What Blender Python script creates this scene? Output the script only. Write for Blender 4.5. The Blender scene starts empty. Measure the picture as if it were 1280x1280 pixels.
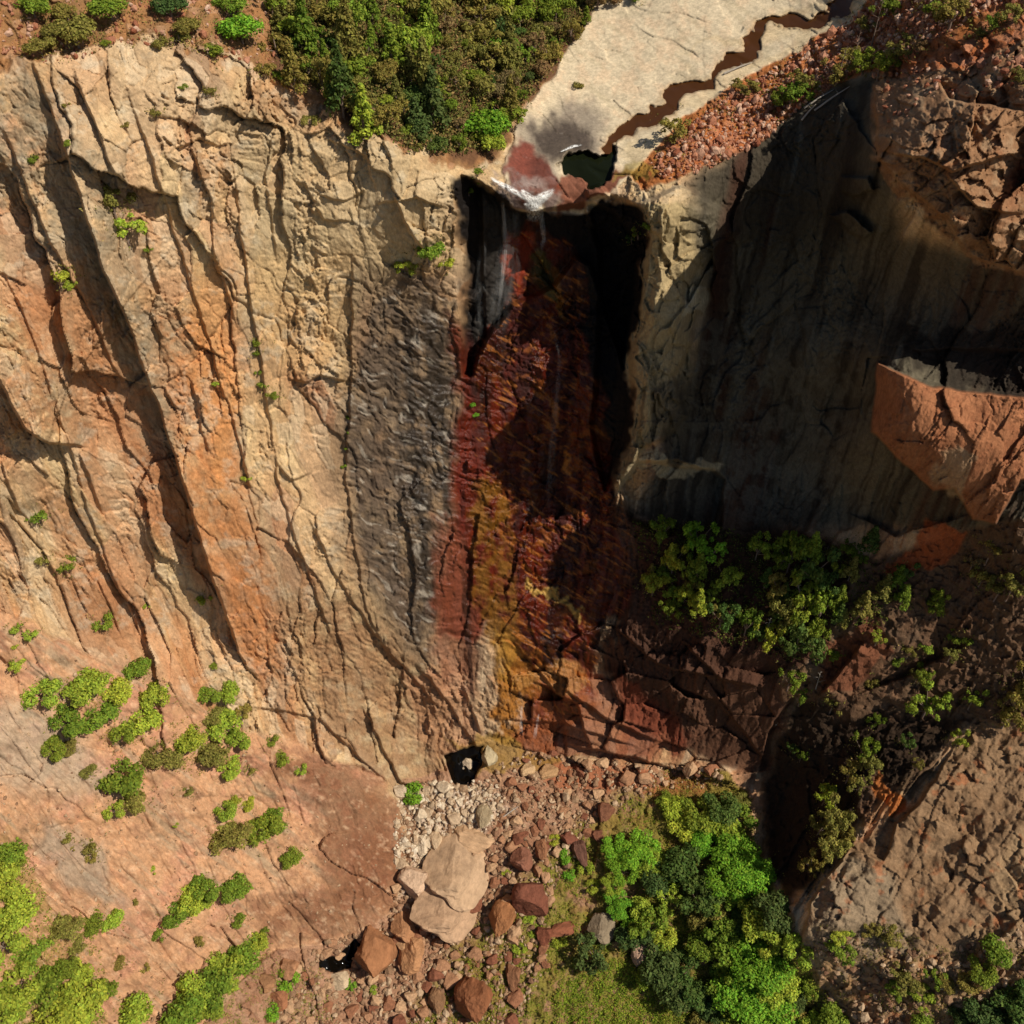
import bpy, math, random
import numpy as np
from mathutils import Vector, Matrix
C = bpy.context.scene.collection
STEP = 1.25            # grid spacing of the terrain sheet, in 1/1280ths of the view height
R = math.radians
# ------------------------------------------------------------------ camera, sky, sun, exposure
PITCH = R(46.7); F = 1284.0; CAMZ = 62.0
cd = bpy.data.cameras.new('camera'); cam = bpy.data.objects.new('camera', cd); C.objects.link(cam)
cam.location = (0, 0, CAMZ); cam.rotation_euler = (R(90) - PITCH, 0, 0)
cd.sensor_width = 36; cd.sensor_height = 36; cd.lens = 36 * F / 1280; cd.clip_start = 1; cd.clip_end = 8000
bpy.context.scene.camera = cam
SUN_EL = R(50); SUN_AZ = R(-22)      # azimuth measured from +x
sd = Vector((math.cos(SUN_EL) * math.cos(SUN_AZ), math.cos(SUN_EL) * math.sin(SUN_AZ), math.sin(SUN_EL)))
w = bpy.data.worlds.new('World'); bpy.context.scene.world = w; w.use_nodes = True
nt = w.node_tree; bg = nt.nodes['Background']; sky = nt.nodes.new('ShaderNodeTexSky')
sky.sky_type = 'NISHITA'; sky.sun_disc = False; sky.sun_elevation = SUN_EL; sky.sun_rotation = math.atan2(sd.x, sd.y)
nt.links.new(sky.outputs[0], bg.inputs[0]); bg.inputs[1].default_value = 0.06
sl = bpy.data.lights.new('sun', 'SUN'); sl.energy = 4.8; sl.angle = R(0.5); sl.color = (1, 0.92, 0.79)
so = bpy.data.objects.new('sun', sl); C.objects.link(so); so.rotation_euler = sd.to_track_quat('Z', 'Y').to_euler(); so.location = (200, -50, 250)
vs = bpy.context.scene.view_settings
vs.view_transform = 'Standard'; vs.look = 'None'; vs.gamma = 1; vs.exposure = 0.0
bpy.context.scene.cycles.max_bounces = 4; bpy.context.scene.cycles.diffuse_bounces = 2
bpy.context.scene.cycles.transparent_max_bounces = 12
# ------------------------------------------------------------------ noise helpers
rng = np.random.default_rng(7)
TAB = rng.random((8, 256, 256)).astype(np.float32)
def vnoise(x, y, k=0):
    xi = np.floor(x); yi = np.floor(y); fx = (x - xi).astype(np.float32); fy = (y - yi).astype(np.float32)
    xi = xi.astype(np.int32) & 255; yi = yi.astype(np.int32) & 255; x1 = (xi + 1) & 255; y1 = (yi + 1) & 255
    fx = fx * fx * (3 - 2 * fx); fy = fy * fy * (3 - 2 * fy); T = TAB[k]
    return (T[xi, yi] * (1 - fx) + T[x1, yi] * fx) * (1 - fy) + (T[xi, y1] * (1 - fx) + T[x1, y1] * fx) * fy
def fbm(x, y, o=4, k=0, g=0.5):
    s = 0; a = 1; t = 0
    for i in range(o):
        s = s + a * (vnoise(x * 2**i + 17.3 * i, y * 2**i + 9.1 * i, (k + i) % 8) - 0.5); t += a; a *= g
    return s / t * 2          # about -1..1
def ridge(x, y, o=3, k=0):
    s = 0; a = 1; t = 0
    for i in range(o):
        s = s + a * (1 - np.abs(2 * vnoise(x * 2**i + 31 * i, y * 2**i + 5 * i, (k + i) % 8) - 1)); t += a; a *= 0.5
    return s / t
JX, JY, GX, GY, OF = [rng.random((256, 256)).astype(np.float32) for _ in range(5)]
def facet(x, y, jit=0.9):
    """angular broken-rock relief: each cell is a tilted plane; also gives the distance to the nearest joint"""
    xi = np.floor(x).astype(np.int32); yi = np.floor(y).astype(np.int32)
    best = np.full(x.shape, 1e9, np.float32); sec = best.copy(); val = np.zeros(x.shape, np.float32); of = val.copy()
    for dx in (-1, 0, 1):
        for dy in (-1, 0, 1):
            cx = (xi + dx) & 255; cy = (yi + dy) & 255
            rx = (x - (xi + dx + 0.5 + (JX[cx, cy] - 0.5) * jit)).astype(np.float32); ry = (y - (yi + dy + 0.5 + (JY[cx, cy] - 0.5) * jit)).astype(np.float32)
            d = rx * rx + ry * ry
            m = d < best
            sec = np.where(m, best, np.minimum(sec, d))
            val = np.where(m, .55 * (OF[cx, cy] - 0.5) + rx * (GX[cx, cy] - 0.58) * 1.9 + ry * (GY[cx, cy] - 0.5) * 1.5, val)
            of = np.where(m, OF[cy, cx], of); best = np.where(m, d, best)
    return val, np.sqrt(sec) - np.sqrt(best), of
def sstep(x, a, b):
    t = np.clip((x - a) / (b - a), 0, 1); return t * t * (3 - 2 * t)
# ------------------------------------------------------------------ the terrain sheet
U0, U1, V0, V1 = -190, 1490, -200, 1440
us = np.arange(U0, U1 + 1, STEP, dtype=np.float32); vs_ = np.arange(V0, V1 + 1, STEP, dtype=np.float32)
U, V = np.meshgrid(us, vs_)
NV, NU = U.shape
def rayk(v):
    b = (v - 640) / F; return 1 / (math.cos(PITCH) - b * math.sin(PITCH))
def tanv(v): return np.tan(PITCH + np.arctan((v - 640) / F))
Z = 'z'; Y = 'y'
CP = [  # (u, v, kind, value): surveyed heights (z) or distances (y) of the landform, metres
 (650,0,Z,5),(650,100,Z,2.2),(650,200,Z,-.2),(655,243,Z,-2),(655,262,Y,113.5),(650,300,Y,114),(650,400,Y,112.5),(650,500,Y,109.5),(650,600,Y,105.5),(650,700,Y,101.5),(650,800,Y,97),(650,900,Y,93),(655,935,Z,-94),
 (650,1000,Z,-95),(650,1100,Z,-99),(650,1200,Z,-103),(650,1280,Z,-106),(650,1440,Z,-112),
 (200,80,Z,18),(200,300,Y,99),(200,500,Y,96),(200,680,Y,91),(200,800,Y,87),(200,860,Z,-60),(200,1000,Z,-73),(200,1200,Z,-88),
 (0,60,Z,21),(0,200,Y,96),(0,400,Y,90),(0,600,Y,85),(0,740,Y,81.5),(0,800,Z,-44),(0,1000,Z,-58),(0,1150,Z,-66),(0,1280,Z,-73),
 (400,112,Z,12),(500,180,Z,7),(575,200,Z,3),(200,0,Z,21.5),(0,0,Z,24),(400,0,Z,16),(400,60,Z,14),(550,50,Z,9.5),(550,150,Z,5.5),(100,30,Z,21),
 (480,350,Y,106),(480,600,Y,101.5),(480,800,Y,94),(520,960,Y,88.5),(350,250,Y,105),(350,500,Y,100.5),(350,700,Y,94),(350,830,Y,89),(420,920,Y,86.5),(460,1010,Z,-92),(350,1000,Z,-85),
 (400,1120,Z,-95),(440,1200,Z,-103),(300,1200,Z,-94),(350,1280,Z,-100),(500,1100,Z,-99.5),(500,1230,Z,-104.5),(150,1280,Z,-84),
 (560,300,Y,107.5),(560,600,Y,102.5),(560,800,Y,96),(560,950,Z,-93),
 (830,262,Y,110),(830,400,Y,107),(830,500,Y,105),(800,600,Y,103.5),(760,300,Y,114.5),(760,400,Y,113.5),(760,600,Y,108),(760,750,Y,100),
 (910,300,Y,118),(900,400,Y,117),(900,520,Y,112),(1000,200,Y,121),(1000,300,Y,117.5),(1000,450,Y,111),(1000,600,Y,106),(900,640,Y,105),(900,700,Y,99),(900,770,Y,92.5),(1000,690,Y,98),(1000,800,Y,90.5),
 (1000,118,Z,4),(900,185,Z,.5),(830,225,Z,-1),(1100,50,Z,10),(1100,-10,Z,13),(1280,0,Z,20),(1000,0,Z,8),(850,100,Z,2.2),(850,0,Z,6),(780,180,Z,-.3),(735,212,Z,-1.4),
 (1200,140,Z,16.5),(1280,120,Z,18),(1280,240,Y,92),(1280,330,Y,91),(1150,110,Z,13.5),(1125,200,Y,97),(1200,240,Y,93),(1180,290,Y,94.5),(1090,280,Y,106),(1085,180,Y,108),(1110,340,Y,107),(1190,350,Y,99),(1110,400,Y,104),(1060,500,Y,105),
 (1200,400,Y,97),(1280,420,Y,93),(1200,480,Y,91.5),(1200,610,Y,87),(1280,560,Y,87.5),(1280,480,Y,90),(1110,460,Y,94.5),(1105,550,Y,91.5),(1150,670,Y,93),(1060,620,Y,101),
 (1210,700,Y,90),(1280,690,Y,86),(1280,800,Y,84),(1280,870,Z,-62),(1100,790,Y,88),(1200,800,Y,86),(1100,720,Y,93),(1180,890,Z,-69),
 (1280,1000,Z,-72),(1200,1000,Z,-74),(1150,1100,Z,-82),(1280,1150,Z,-80),(1280,1280,Z,-88),(1120,960,Z,-75),(1090,900,Z,-73),(1000,940,Z,-82),(960,1050,Z,-95),(1040,1100,Z,-84),(1010,1180,Z,-90),(1100,1180,Z,-87),(1100,1280,Z,-96),(1200,1200,Z,-86),
 (760,850,Y,95),(850,850,Y,91),(900,900,Y,89),(960,970,Y,84),(850,945,Y,88.5),(800,940,Y,89.5),(1000,870,Y,87),(960,830,Y,89),
 (900,1010,Z,-94),(900,1200,Z,-101),(950,1280,Z,-105),(800,1000,Z,-95),(800,1200,Z,-102),(800,1280,Z,-106),(1000,1240,Z,-101),
 # beyond the frame
 (-190,-200,Z,34),(200,-200,Z,30),(650,-200,Z,16),(1050,-200,Z,20),(1490,-200,Z,34),(-190,60,Z,27),(-190,300,Y,88),(-190,600,Y,78),(-190,760,Z,-34),(-190,1000,Z,-48),(-190,1280,Z,-60),(-190,1440,Z,-66),
 (200,1440,Z,-96),(1000,1440,Z,-108),(1250,1440,Z,-98),(1490,1440,Z,-92),(1490,1200,Z,-80),(1490,1000,Z,-72),(1490,800,Z,-64),(1490,600,Y,94),(1490,450,Y,95),(1490,250,Y,92),(1490,60,Z,22),
]
cu = np.array([c[0] for c in CP], float); cv = np.array([c[1] for c in CP], float)
cy = np.array([(CAMZ - c[3]) / tanv(c[1]) if c[2] == Z else c[3] for c in CP]); ct = cy * rayk(cv)
def tps(pu, pv, val, qu, qv, lam=0.02):
    P = np.stack([pu, pv], 1) / 400.; n = len(P)
    def K(A, B):
        d2 = ((A[:, None, :] - B[None]) ** 2).sum(-1) + 1e-12; return 0.5 * d2 * np.log(d2)
    A = np.zeros((n + 3, n + 3)); A[:n, :n] = K(P, P) + lam * 0.01 * np.eye(n); A[:n, n] = 1; A[:n, n+1:] = P; A[n, :n] = 1; A[n+1:, :n] = P.T
    wv = np.linalg.solve(A, np.concatenate([val, [0, 0, 0]]))
    Q = np.stack([qu.ravel(), qv.ravel()], 1) / 400.
    out = np.empty(len(Q))
    for i in range(0, len(Q), 4000):
        q = Q[i:i+4000]; out[i:i+4000] = K(q, P) @ wv[:n] + wv[n] + q @ wv[n+1:]
    return out.reshape(qu.shape)
gu = np.arange(U0, U1 + 11, 10.); gv = np.arange(V0, V1 + 11, 10.)
GU, GV = np.meshgrid(gu, gv)
GT = tps(cu, cv, ct, GU, GV)
def bil(G, u, v):
    x = np.clip((u - U0) / 10., 0, G.shape[1] - 1.001); y = np.clip((v - V0) / 10., 0, G.shape[0] - 1.001)
    xi = x.astype(int); yi = y.astype(int); fx = x - xi; fy = y - yi
    return (G[yi, xi] * (1 - fx) + G[yi, xi+1] * fx) * (1 - fy) + (G[yi+1, xi] * (1 - fx) + G[yi+1, xi+1] * fx) * fy
T = bil(GT, U, V).astype(np.float32)
# natural coordinates: q1 runs along the walls (constant on plumb lines), q2 down them
KV = rayk(V).astype(np.float32)
q1 = (U - 640) / F * KV * 100; q2 = V / 7.5
W1 = fbm(U / 90, V / 90, 4, 1); W2 = fbm(U / 90 + 50, V / 90 + 20, 4, 3)
w1 = fbm(U / 22, V / 22, 3, 2); w2 = fbm(U / 22 + 9, V / 22 + 40, 3, 5)
UW = U + W1 * 9 + w1 * 6; VW = V + W2 * 9 + w2 * 6      # wandering outlines
UF = U + w1 * 3.0; VF = V + w2 * 3.0
def sdf(poly, uu, vv):
    p = np.array(poly, np.float32); n = len(p); d = np.full(uu.shape, 1e9, np.float32); ins = np.zeros(uu.shape, bool)
    for i in range(n):
        a = p[i]; b = p[(i + 1) % n]; e = b - a; L = (e * e).sum() + 1e-9
        t = np.clip(((uu - a[0]) * e[0] + (vv - a[1]) * e[1]) / L, 0, 1)
        d = np.minimum(d, (uu - a[0] - t * e[0]) ** 2 + (vv - a[1] - t * e[1]) ** 2)
        if a[1] != b[1]:
            c = ((a[1] > vv) != (b[1] > vv)) & (uu < (b[0] - a[0]) * (vv - a[1]) / (b[1] - a[1]) + a[0]); ins ^= c
    d = np.sqrt(d); return np.where(ins, d, -d)        # positive inside
def win(poly, m):
    p = np.array(poly); a, b = p.min(0) - m, p.max(0) + m
    i0 = max(0, int((a[1] - V0) / STEP)); i1 = min(NV, int((b[1] - V0) / STEP) + 2); j0 = max(0, int((a[0] - U0) / STEP)); j1 = min(NU, int((b[0] - U0) / STEP) + 2)
    return slice(i0, i1), slice(j0, j1)
W3 = fbm(U / 34, V / 46, 4, 0, .65) * 16; W4 = fbm(U / 34 + 80, V / 46 + 33, 4, 2, .65) * 16
def area(poly, soft=6, inner=0.0, warp=1):
    """0..1 field of a region, edges wandering; soft = width of its edge"""
    s = win(poly, soft + 30); out = np.zeros(U.shape, np.float32)
    uu, vv = ((UW[s], VW[s]) if warp == 1 else (UF[s], VF[s]) if warp == 2 else (UW[s] + W3[s], VW[s] + 1.6 * W4[s]) if warp == 3 else (U[s], V[s]))
    out[s] = sstep(sdf(poly, uu, vv), -soft * (1 - inner), soft * inner + 1e-3) if inner else sstep(sdf(poly, uu, vv), -soft / 2, soft / 2); return out
REL = np.zeros(U.shape, np.float32)     # relief towards the viewer side of the wall, metres
def saw(pts, amp, width, warp=2, fade=1.0):
    """a rock step: sheer on one side, dying away on the other. Downward strokes raise the side to their right."""
    s = win(pts, width * 2.2); uu, vv = (UF[s], VF[s]) if warp else (U[s], V[s])
    bd = np.full(uu.shape, 1e9, np.float32); bs = np.zeros(uu.shape, np.float32); bt = bs.copy()
    p = np.array(pts, np.float32); n = len(p) - 1
    ln = np.sqrt(((p[1:] - p[:-1]) ** 2).sum(1)); cum = np.concatenate([[0], np.cumsum(ln)]); tot = cum[-1]
    for i in range(n):
        a = p[i]; e = p[i + 1] - a; L = (e * e).sum(); t0 = ((uu - a[0]) * e[0] + (vv - a[1]) * e[1]) / L; t = np.clip(t0, 0, 1)
        dx = uu - a[0] - t * e[0]; dy = vv - a[1] - t * e[1]; d = np.sqrt(dx * dx + dy * dy); m = d < bd
        sg = -(e[0] * (vv - a[1]) - e[1] * (uu - a[0]))
        bd = np.where(m, d, bd); bs = np.where(m, np.sign(sg), bs); bt = np.where(m, (cum[i] + t * ln[i]) / tot, bt)
    amp = (np.array(amp) * (.8 if pts[0] in ((30,50),(-100,300)) else .36 if pts[0][0] < 450 and pts[0][1] < 860 else .7 if pts[0][0] < 560 else 1.)); amp = amp.tolist()
    am = np.interp(bt, np.linspace(0, 1, len(amp)), amp) if isinstance(amp, (list, tuple)) else amp
    env = np.minimum(1, np.minimum(bt, 1 - bt) * 6 * fade)
    prof = np.where(bs > 0, np.exp(-bd / width) * sstep(bd, -1, 2.5), 0)
    REL[s] += (am * env * prof).astype(np.float32)
def block(poly, amp, soft=4, warp=2):
    REL[:] += area(poly, soft, 0, warp) * amp
# ---- regions
A = {}
A['slick'] = area([(640,262),(620,215),(640,165),(690,100),(740,20),(780,-220),(1180,-220),(1060,30),(960,85),(850,150),(790,215),(735,262)], 4)
A['upL'] = area([(-400,-400),(780,-400),(740,20),(690,100),(640,165),(600,205),(520,195),(460,170),(385,125),(330,85),(250,62),(170,45),(60,75),(-400,50)], 8, 0, 3)
A['upR'] = area([(1180,-300),(1600,-300),(1600,60),(1280,45),(1200,80),(1120,95),(1080,90),(1000,130),(955,175),(860,215),(800,235),(790,215),(850,150),(960,85),(1060,30)], 6)
A['slab'] = area([(-400,740),(0,762),(90,800),(180,850),(290,905),(390,940),(480,975),(500,1010),(510,1070),(490,1140),(440,1170),(330,1190),(250,1290),(200,1500),(-400,1500)], 10)
A['floor'] = area([(505,975),(560,960),(570,935),(610,925),(650,935),(700,945),(760,955),(850,960),(900,965),(935,990),(945,1060),(975,1120),(1010,1200),(1060,1290),(1080,1500),(200,1500),(250,1290),(330,1190),(440,1170),(490,1140),(510,1070)], 5)
A['spur'] = area([(1600,880),(1280,900),(1210,905),(1150,1000),(1060,1060),(1010,1130),(1000,1170),(1010,1210),(1060,1290),(1080,1500),(1600,1500)], 8)
A['ledge'] = area([(790,650),(900,655),(1000,680),(1100,700),(1200,660),(1280,650),(1600,640),(1600,880),(1280,900),(1200,910),(1100,1000),(1000,1110),(960,1100),(950,980),(1000,860),(960,820),(830,780)], 12)
A['var'] = area([(470,380),(500,345),(545,345),(570,400),(575,480),(570,600),(550,700),(540,850),(470,770),(440,640),(430,540),(450,450)], 10)
smooth = np.clip(1 - A['slick'] * .93 - A['upL'] * .5 - A['slab'] * .62 - A['floor'] * .7 - A['upR'] * .3, 0.05, 1)
# ---- broken-rock relief in four sizes
wx = W1 * 2.4 + w1 * 0.14; wy = W2 * 4 + w2 * .35
f1, e1, o1 = facet((q1 + wx) / 9, (q2 + wy) / 26)
f2, e2, o2 = facet((q1 + wx) / 3.6 + 40, (q2 + wy) / 10 + 7)
f3, e3, o3 = facet((q1 + wx) / 1.5 + 11, (q2 + wy) / 3.4 + 70)
f4, e4, o4 = facet((q1 + wx) / 0.65 + 5, (q2 + wy) / 1.1 + 33)
wall = smooth * (1 - .45 * A['spur']) * (1 - .35 * A['var'])
leftw = sstep(-U, -470, -400)
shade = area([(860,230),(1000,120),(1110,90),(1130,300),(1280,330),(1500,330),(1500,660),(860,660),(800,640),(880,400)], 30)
wall *= (1 - .25 * shade) * (1 - .75 * A['spur']) * (1 - .6 * A['ledge'])
rough = .35 + .95 * sstep(fbm(U / 55 + 3, V / 80, 4, 5), -.2, .4)
calm = 1 - .5 * area([(270,300),(470,240),(560,330),(570,800),(470,860),(380,760),(310,620)], 60)
f5, e5, o5 = facet((q1 + q2 * .12 + W1) / .34 + 61, (q2 - q1 * .3 + W2) / .5 + 13)
REL += wall * (calm * (f1 * 2.0 + f2 * .95) + rough * (f3 * .6 + f4 * .36 + f5 * .17))
crk = sstep(fbm(U / 40, V / 60, 3, 2), -.15, .3)
REL -= wall * crk * (.5 * np.exp(-e1 / .02) + .3 * np.exp(-e2 / .03) + .18 * np.exp(-e3 / .06))
REL += smooth * (fbm(q1 / 6, q2 / 14, 3, 4, .5) * .6 + rough * fbm(q1 / 1.2, q2 / 2.6, 5, 4, .7) * .2) + fbm(U / 60, V / 60, 3, 6) * .5 + smooth * fbm(U / 6, V / 6, 3, 6, .7) * .07
# ripples on the varnished face and the red face (water-worn scallops raked by the sun)
rr = area([(440,360),(760,360),(780,700),(740,900),(560,960),(400,900),(350,800),(420,600)], 40)
c_, s_ = math.cos(R(24)), math.sin(R(24))
ra = (U * c_ + V * s_) + w1 * 9; rb = (-U * s_ + V * c_) + w2 * 9 + W2 * 16
REL += rr * ((ridge(ra / 46, rb / 9.5, 3, 2) - .5) * .7 + (ridge(ra / 17, rb / 5, 3, 5) - .5) * .4)
# slab: sweeping exfoliation joints
sf, se, so_ = facet((U * .8 + V * .55 + W1 * 40) / 150, (V * .8 - U * .55 + W2 * 30) / 45 + 20)
REL += A['slab'] * (fbm(U/90,V/60,4,3,.55) * 2.2 + sf * .8 - .4 * crk * np.exp(-se / .015)) + A['slab'] * ridge((U*.8+V*.6)/60 + W1, (V*.8-U*.6)/13, 3, 3) * .45
hf, he, ho = facet(U / 11 + w1 * .22 + V / 40 + 90, V / 9 - U / 30 + w2 * .22 + 5)
gf, ge, go = facet(U / 24 + w1 * .25 + V / 60, V / 17 - U / 50 + w2 * .25)
REL += A['spur'] * ((gf * .9 + hf * .4) * (.45 + .55 * crk) - .25 * crk * np.exp(-ge / .05) + fbm(U / 45, V / 45, 4, 1, .6) * 1.3)
REL += (A['floor'] * .45 + A['ledge'] * .7 + A['upR'] * .5) * (hf + .6 * gf) + A['floor'] * ho * .5
sk, ske, sko = facet((U + V * .5 + W1 * 30) / 60 + 3, (V - U * .5 + W2 * 20) / 16 + 9)
REL += A['slick'] * (sk * .28 - .0 * ske + ridge(U / 30 + V / 60, V / 9 - U / 22, 2) * .12)
btr = area([(795,258),(905,262),(915,290),(880,390),(862,430),(858,520),(832,548),(800,560),(770,620),(775,560),(790,500),(790,400)], 8)
REL += area([(1095,60),(1290,40),(1290,340),(1180,300),(1100,210)], 14) * (f2 * 1.6 + gf * 1.1 + hf * .3)
lw = area([(640,830),(780,800),(960,830),(985,880),(940,985),(700,950),(640,930)], 30)
b1_, b2_, b3_ = facet(U / 60 + V / 70, V / 34 - U / 90); REL += lw * (b1_ * 3.0 - .5 * np.exp(-b2_ / .03) - f1 * 1.2 - f2 * .7)
REL += btr * ((ridge(q1 / 2.6 + w1 * .3, q2 / 30, 2, 4) - .5) * 1.8 + f3 * 1.0 + f2 * .8)
# ---- named joints, steps and overhangs
saw([(30,50),(60,130),(95,230),(125,330),(165,420),(215,560),(250,680),(300,820),(335,870)], [2,3,7,8,4.5,7,8.5,8,3], 70)
saw([(0,150),(60,300),(105,375),(160,500)], [3,3.5,3,2], 40); saw([(-100,300),(0,480),(30,535),(60,555),(112,560)], [6,8,8,8,6], 75)
saw([(95,560),(112,600),(128,645)], 2.6, 30); saw([(200,170),(222,186),(250,174),(272,182)], 3.0, 30)
saw([(230,165),(262,250),(268,320),(300,420)], 2.8, 26); saw([(358,473),(385,480),(400,470),(437,478)], 4.2, 45)
saw([(345,580),(365,600),(390,592)], 3.2, 40); saw([(238,470),(248,520),(262,578)], 2.0, 18); saw([(300,612),(312,650),(325,697)], 2.2, 18)
saw([(285,150),(300,300),(330,480),(350,620),(400,760),(440,860)], [1.5,3,2.5,2,2.5,1.5], 45)
saw([(440,300),(438,480),(430,600),(455,760),(510,870)], [2.5,3,2,2.5,2], 36); saw([(375,222),(405,275),(445,278)], 1.8, 30); saw([(392,243),(428,252),(458,236)], 1.7, 26)
saw([(440,120),(480,175),(492,225)], 2.2, 26); saw([(490,240),(510,290),(535,320)], 2.6, 26); saw([(470,255),(520,248),(560,262)], 1.5, 22)
saw([(0,570),(12,610),(28,645)], 3, 40); saw([(118,715),(135,755),(152,800)], 2.6, 34); saw([(60,470),(110,640),(140,720),(210,860)], 2.2, 40); saw([(0,330),(45,430),(70,520)], 2, 34)
saw([(150,90),(190,200),(230,330),(300,560),(330,700)], 2.4, 34); saw([(90,90),(120,160),(150,240)], 2.8, 30); saw([(350,130),(330,220),(345,330)], 1.8, 26)
saw([(400,170),(455,195),(470,240)], 2.0, 24); saw([(380,640),(420,720),(470,800),(520,850)], 2.4, 34); saw([(440,760),(500,830),(560,900)], 2.6, 34)
saw([(520,830),(560,880),(600,945)], 2.2, 24); saw([(575,850),(590,890),(600,920)], 2.0, 14); saw([(300,880),(400,900),(490,985)], 2, 40)
saw([(700,900),(690,860),(640,800)], -1.5, 16); saw([(450,880),(500,980),(540,985)], 2.4, 50)
# falls alcove, its lip, buttress, arch, prow, lit block
block([(577,222),(600,228),(640,262),(670,268),(690,262),(735,254),(760,262),(800,300),(790,380),(780,460),(760,400),(740,330),(720,320),(690,360),(640,380),(610,420),(588,470),(578,400),(572,300)], -4.5, 7)
block([(735,248),(770,245),(800,262),(812,300),(800,380),(792,470),(785,560),(755,610),(740,540),(748,440),(752,330)], -3.5, 9)
block([(800,255),(850,232),(905,262),(915,290),(880,330),(872,380),(862,430),(842,470),(858,520),(832,548),(800,560),(776,610),(765,600),(772,560),(790,500),(788,400),(805,310)], 3.5, 6)
block([(776,600),(800,578),(890,588),(905,600),(900,660),(830,670),(785,650)], -4.0, 5)
block([(733,236),(750,232),(766,250),(758,275),(742,285),(732,262)], 2.0, 5)
block([(590,230),(600,232),(606,420),(592,470),(580,470),(585,300)], -2.0, 6)
block([(1097,452),(1150,478),(1200,490),(1290,497),(1500,500),(1500,600),(1276,600),(1243,655),(1215,650),(1195,610),(1165,612),(1130,578),(1090,540)], 4.5, 3)
block([(1140,440),(1200,436),(1300,440),(1500,440),(1500,500),(1290,494),(1200,487),(1145,473)], -1.5, 5)
saw([(772,650),(776,605),(800,580),(850,577),(900,594)], 3.2, 22)
block([(1040,268),(1060,262),(1090,290),(1080,298),(1060,290)], 3.2, 4); block([(1050,222),(1085,220),(1090,238),(1065,248),(1052,240)], 2.8, 4)
saw([(1092,100),(1098,200),(1130,235),(1180,270),(1210,320),(1290,345)], [3,4,5,5,5], 110); saw([(1100,190),(1160,200),(1190,215),(1280,190)], 3.0, 40)
saw([(1170,100),(1185,125),(1280,140)], -5.0, 28); saw([(1180,215),(1220,260),(1280,270)], 3, 26)
saw([(1060,640),(1120,670),(1220,640)], -2, 40)
saw([(1210,905),(1150,1000),(1120,1030),(1105,1075),(1060,1060),(1010,1130),(1000,1190)], [1,1.5,1.5,1,1.5,1.5,1], 40)
saw([(1080,800),(1040,850),(1020,870)], 3, 40); saw([(1060,870),(1130,850),(1220,800)], -3, 30)
saw([(830,850),(900,880),(960,960)], 1.5, 26); saw([(1000,860),(965,900),(945,970)], -3, 30)
saw([(700,930),(800,950),(940,985)], 2.2, 40); saw([(620,900),(700,905),(800,935)], 1.6, 20)
for pts in ([(700,860),(760,900),(830,930)], [(660,850),(720,880),(740,940)], [(760,780),(820,830),(900,850)], [(850,800),(900,850),(960,860)]): saw(pts, 2.2, 24)
T = T - REL * 1.0
T = np.maximum(T, 60)
# ---- water channels are sunk into the rock
creek = [(1050,-120),(1062,-40),(1058,-5),(1040,22),(1010,38),(1000,30),(960,28),(942,45),(938,72),(900,85),(890,105),(855,112),(832,118),(838,130),(812,148),(788,158),(772,170),(760,186)]
cwid = [11,10,9,10,8,8,7,7,10,7,7,10,7,9,7,8,6,5]
chan = np.full(U.shape, -99, np.float32)
for (a, b, wa, wb) in zip(creek[:-1], creek[1:], cwid[:-1], cwid[1:]):
    s = win([a, b], 30); e = (b[0]-a[0], b[1]-a[1]); L = e[0]**2 + e[1]**2
    t = np.clip(((UW[s]-a[0])*e[0] + (VW[s]-a[1])*e[1]) / L, 0, 1)
    d = np.hypot(UW[s]-a[0]-t*e[0], VW[s]-a[1]-t*e[1]); chan[s] = np.maximum(chan[s], (wa+(wb-wa)*t) * (-.1 + 1.75 * ridge(U[s] / 26, V[s] / 20, 3, 3)) - d)
plunge = [(700,206),(722,190),(748,192),(770,180),(776,190),(764,212),(752,226),(730,233),(708,228)]
basepool = [(560,944),(580,934),(604,932),(606,955),(596,978),(580,982),(566,966)]
outpool = [(400,1196),(425,1192),(445,1170),(452,1180),(440,1210),(405,1212)]
def at_px(u, v, dt=0):
    u = np.asarray(u, float); v = np.asarray(v, float)
    x = np.clip((u - U0) / STEP, 0, NU - 1.001); y = np.clip((v - V0) / STEP, 0, NV - 1.001); xi = x.astype(int); yi = y.astype(int); fx = x - xi; fy = y - yi
    t = (T[yi, xi]*(1-fx) + T[yi, xi+1]*fx)*(1-fy) + (T[yi+1, xi]*(1-fx) + T[yi+1, xi+1]*fx)*fy - dt
    return ray(u, v, t)
def ray(u, v, t):
    a = (u - 640) / F; b = (v - 640) / F; cp, sp = math.cos(PITCH), math.sin(PITCH)
    return np.stack([a * t, (cp - b * sp) * t, CAMZ - (sp + b * cp) * t], -1)
TW = T.copy()       # level the water will stand at
for k in range(3):
    TW[1:-1, 1:-1] = (TW[:-2, 1:-1] + TW[2:, 1:-1] + TW[1:-1, :-2] + TW[1:-1, 2:]) / 4
cw = sstep(chan, -1.5, 2.5)
pl = area(plunge, 5, 0, 3); bp = area(basepool, 4); op = area(outpool, 4)
T = T + cw * .75 + pl * 2.6 + bp * 2.0 + op * 2.0
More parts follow.
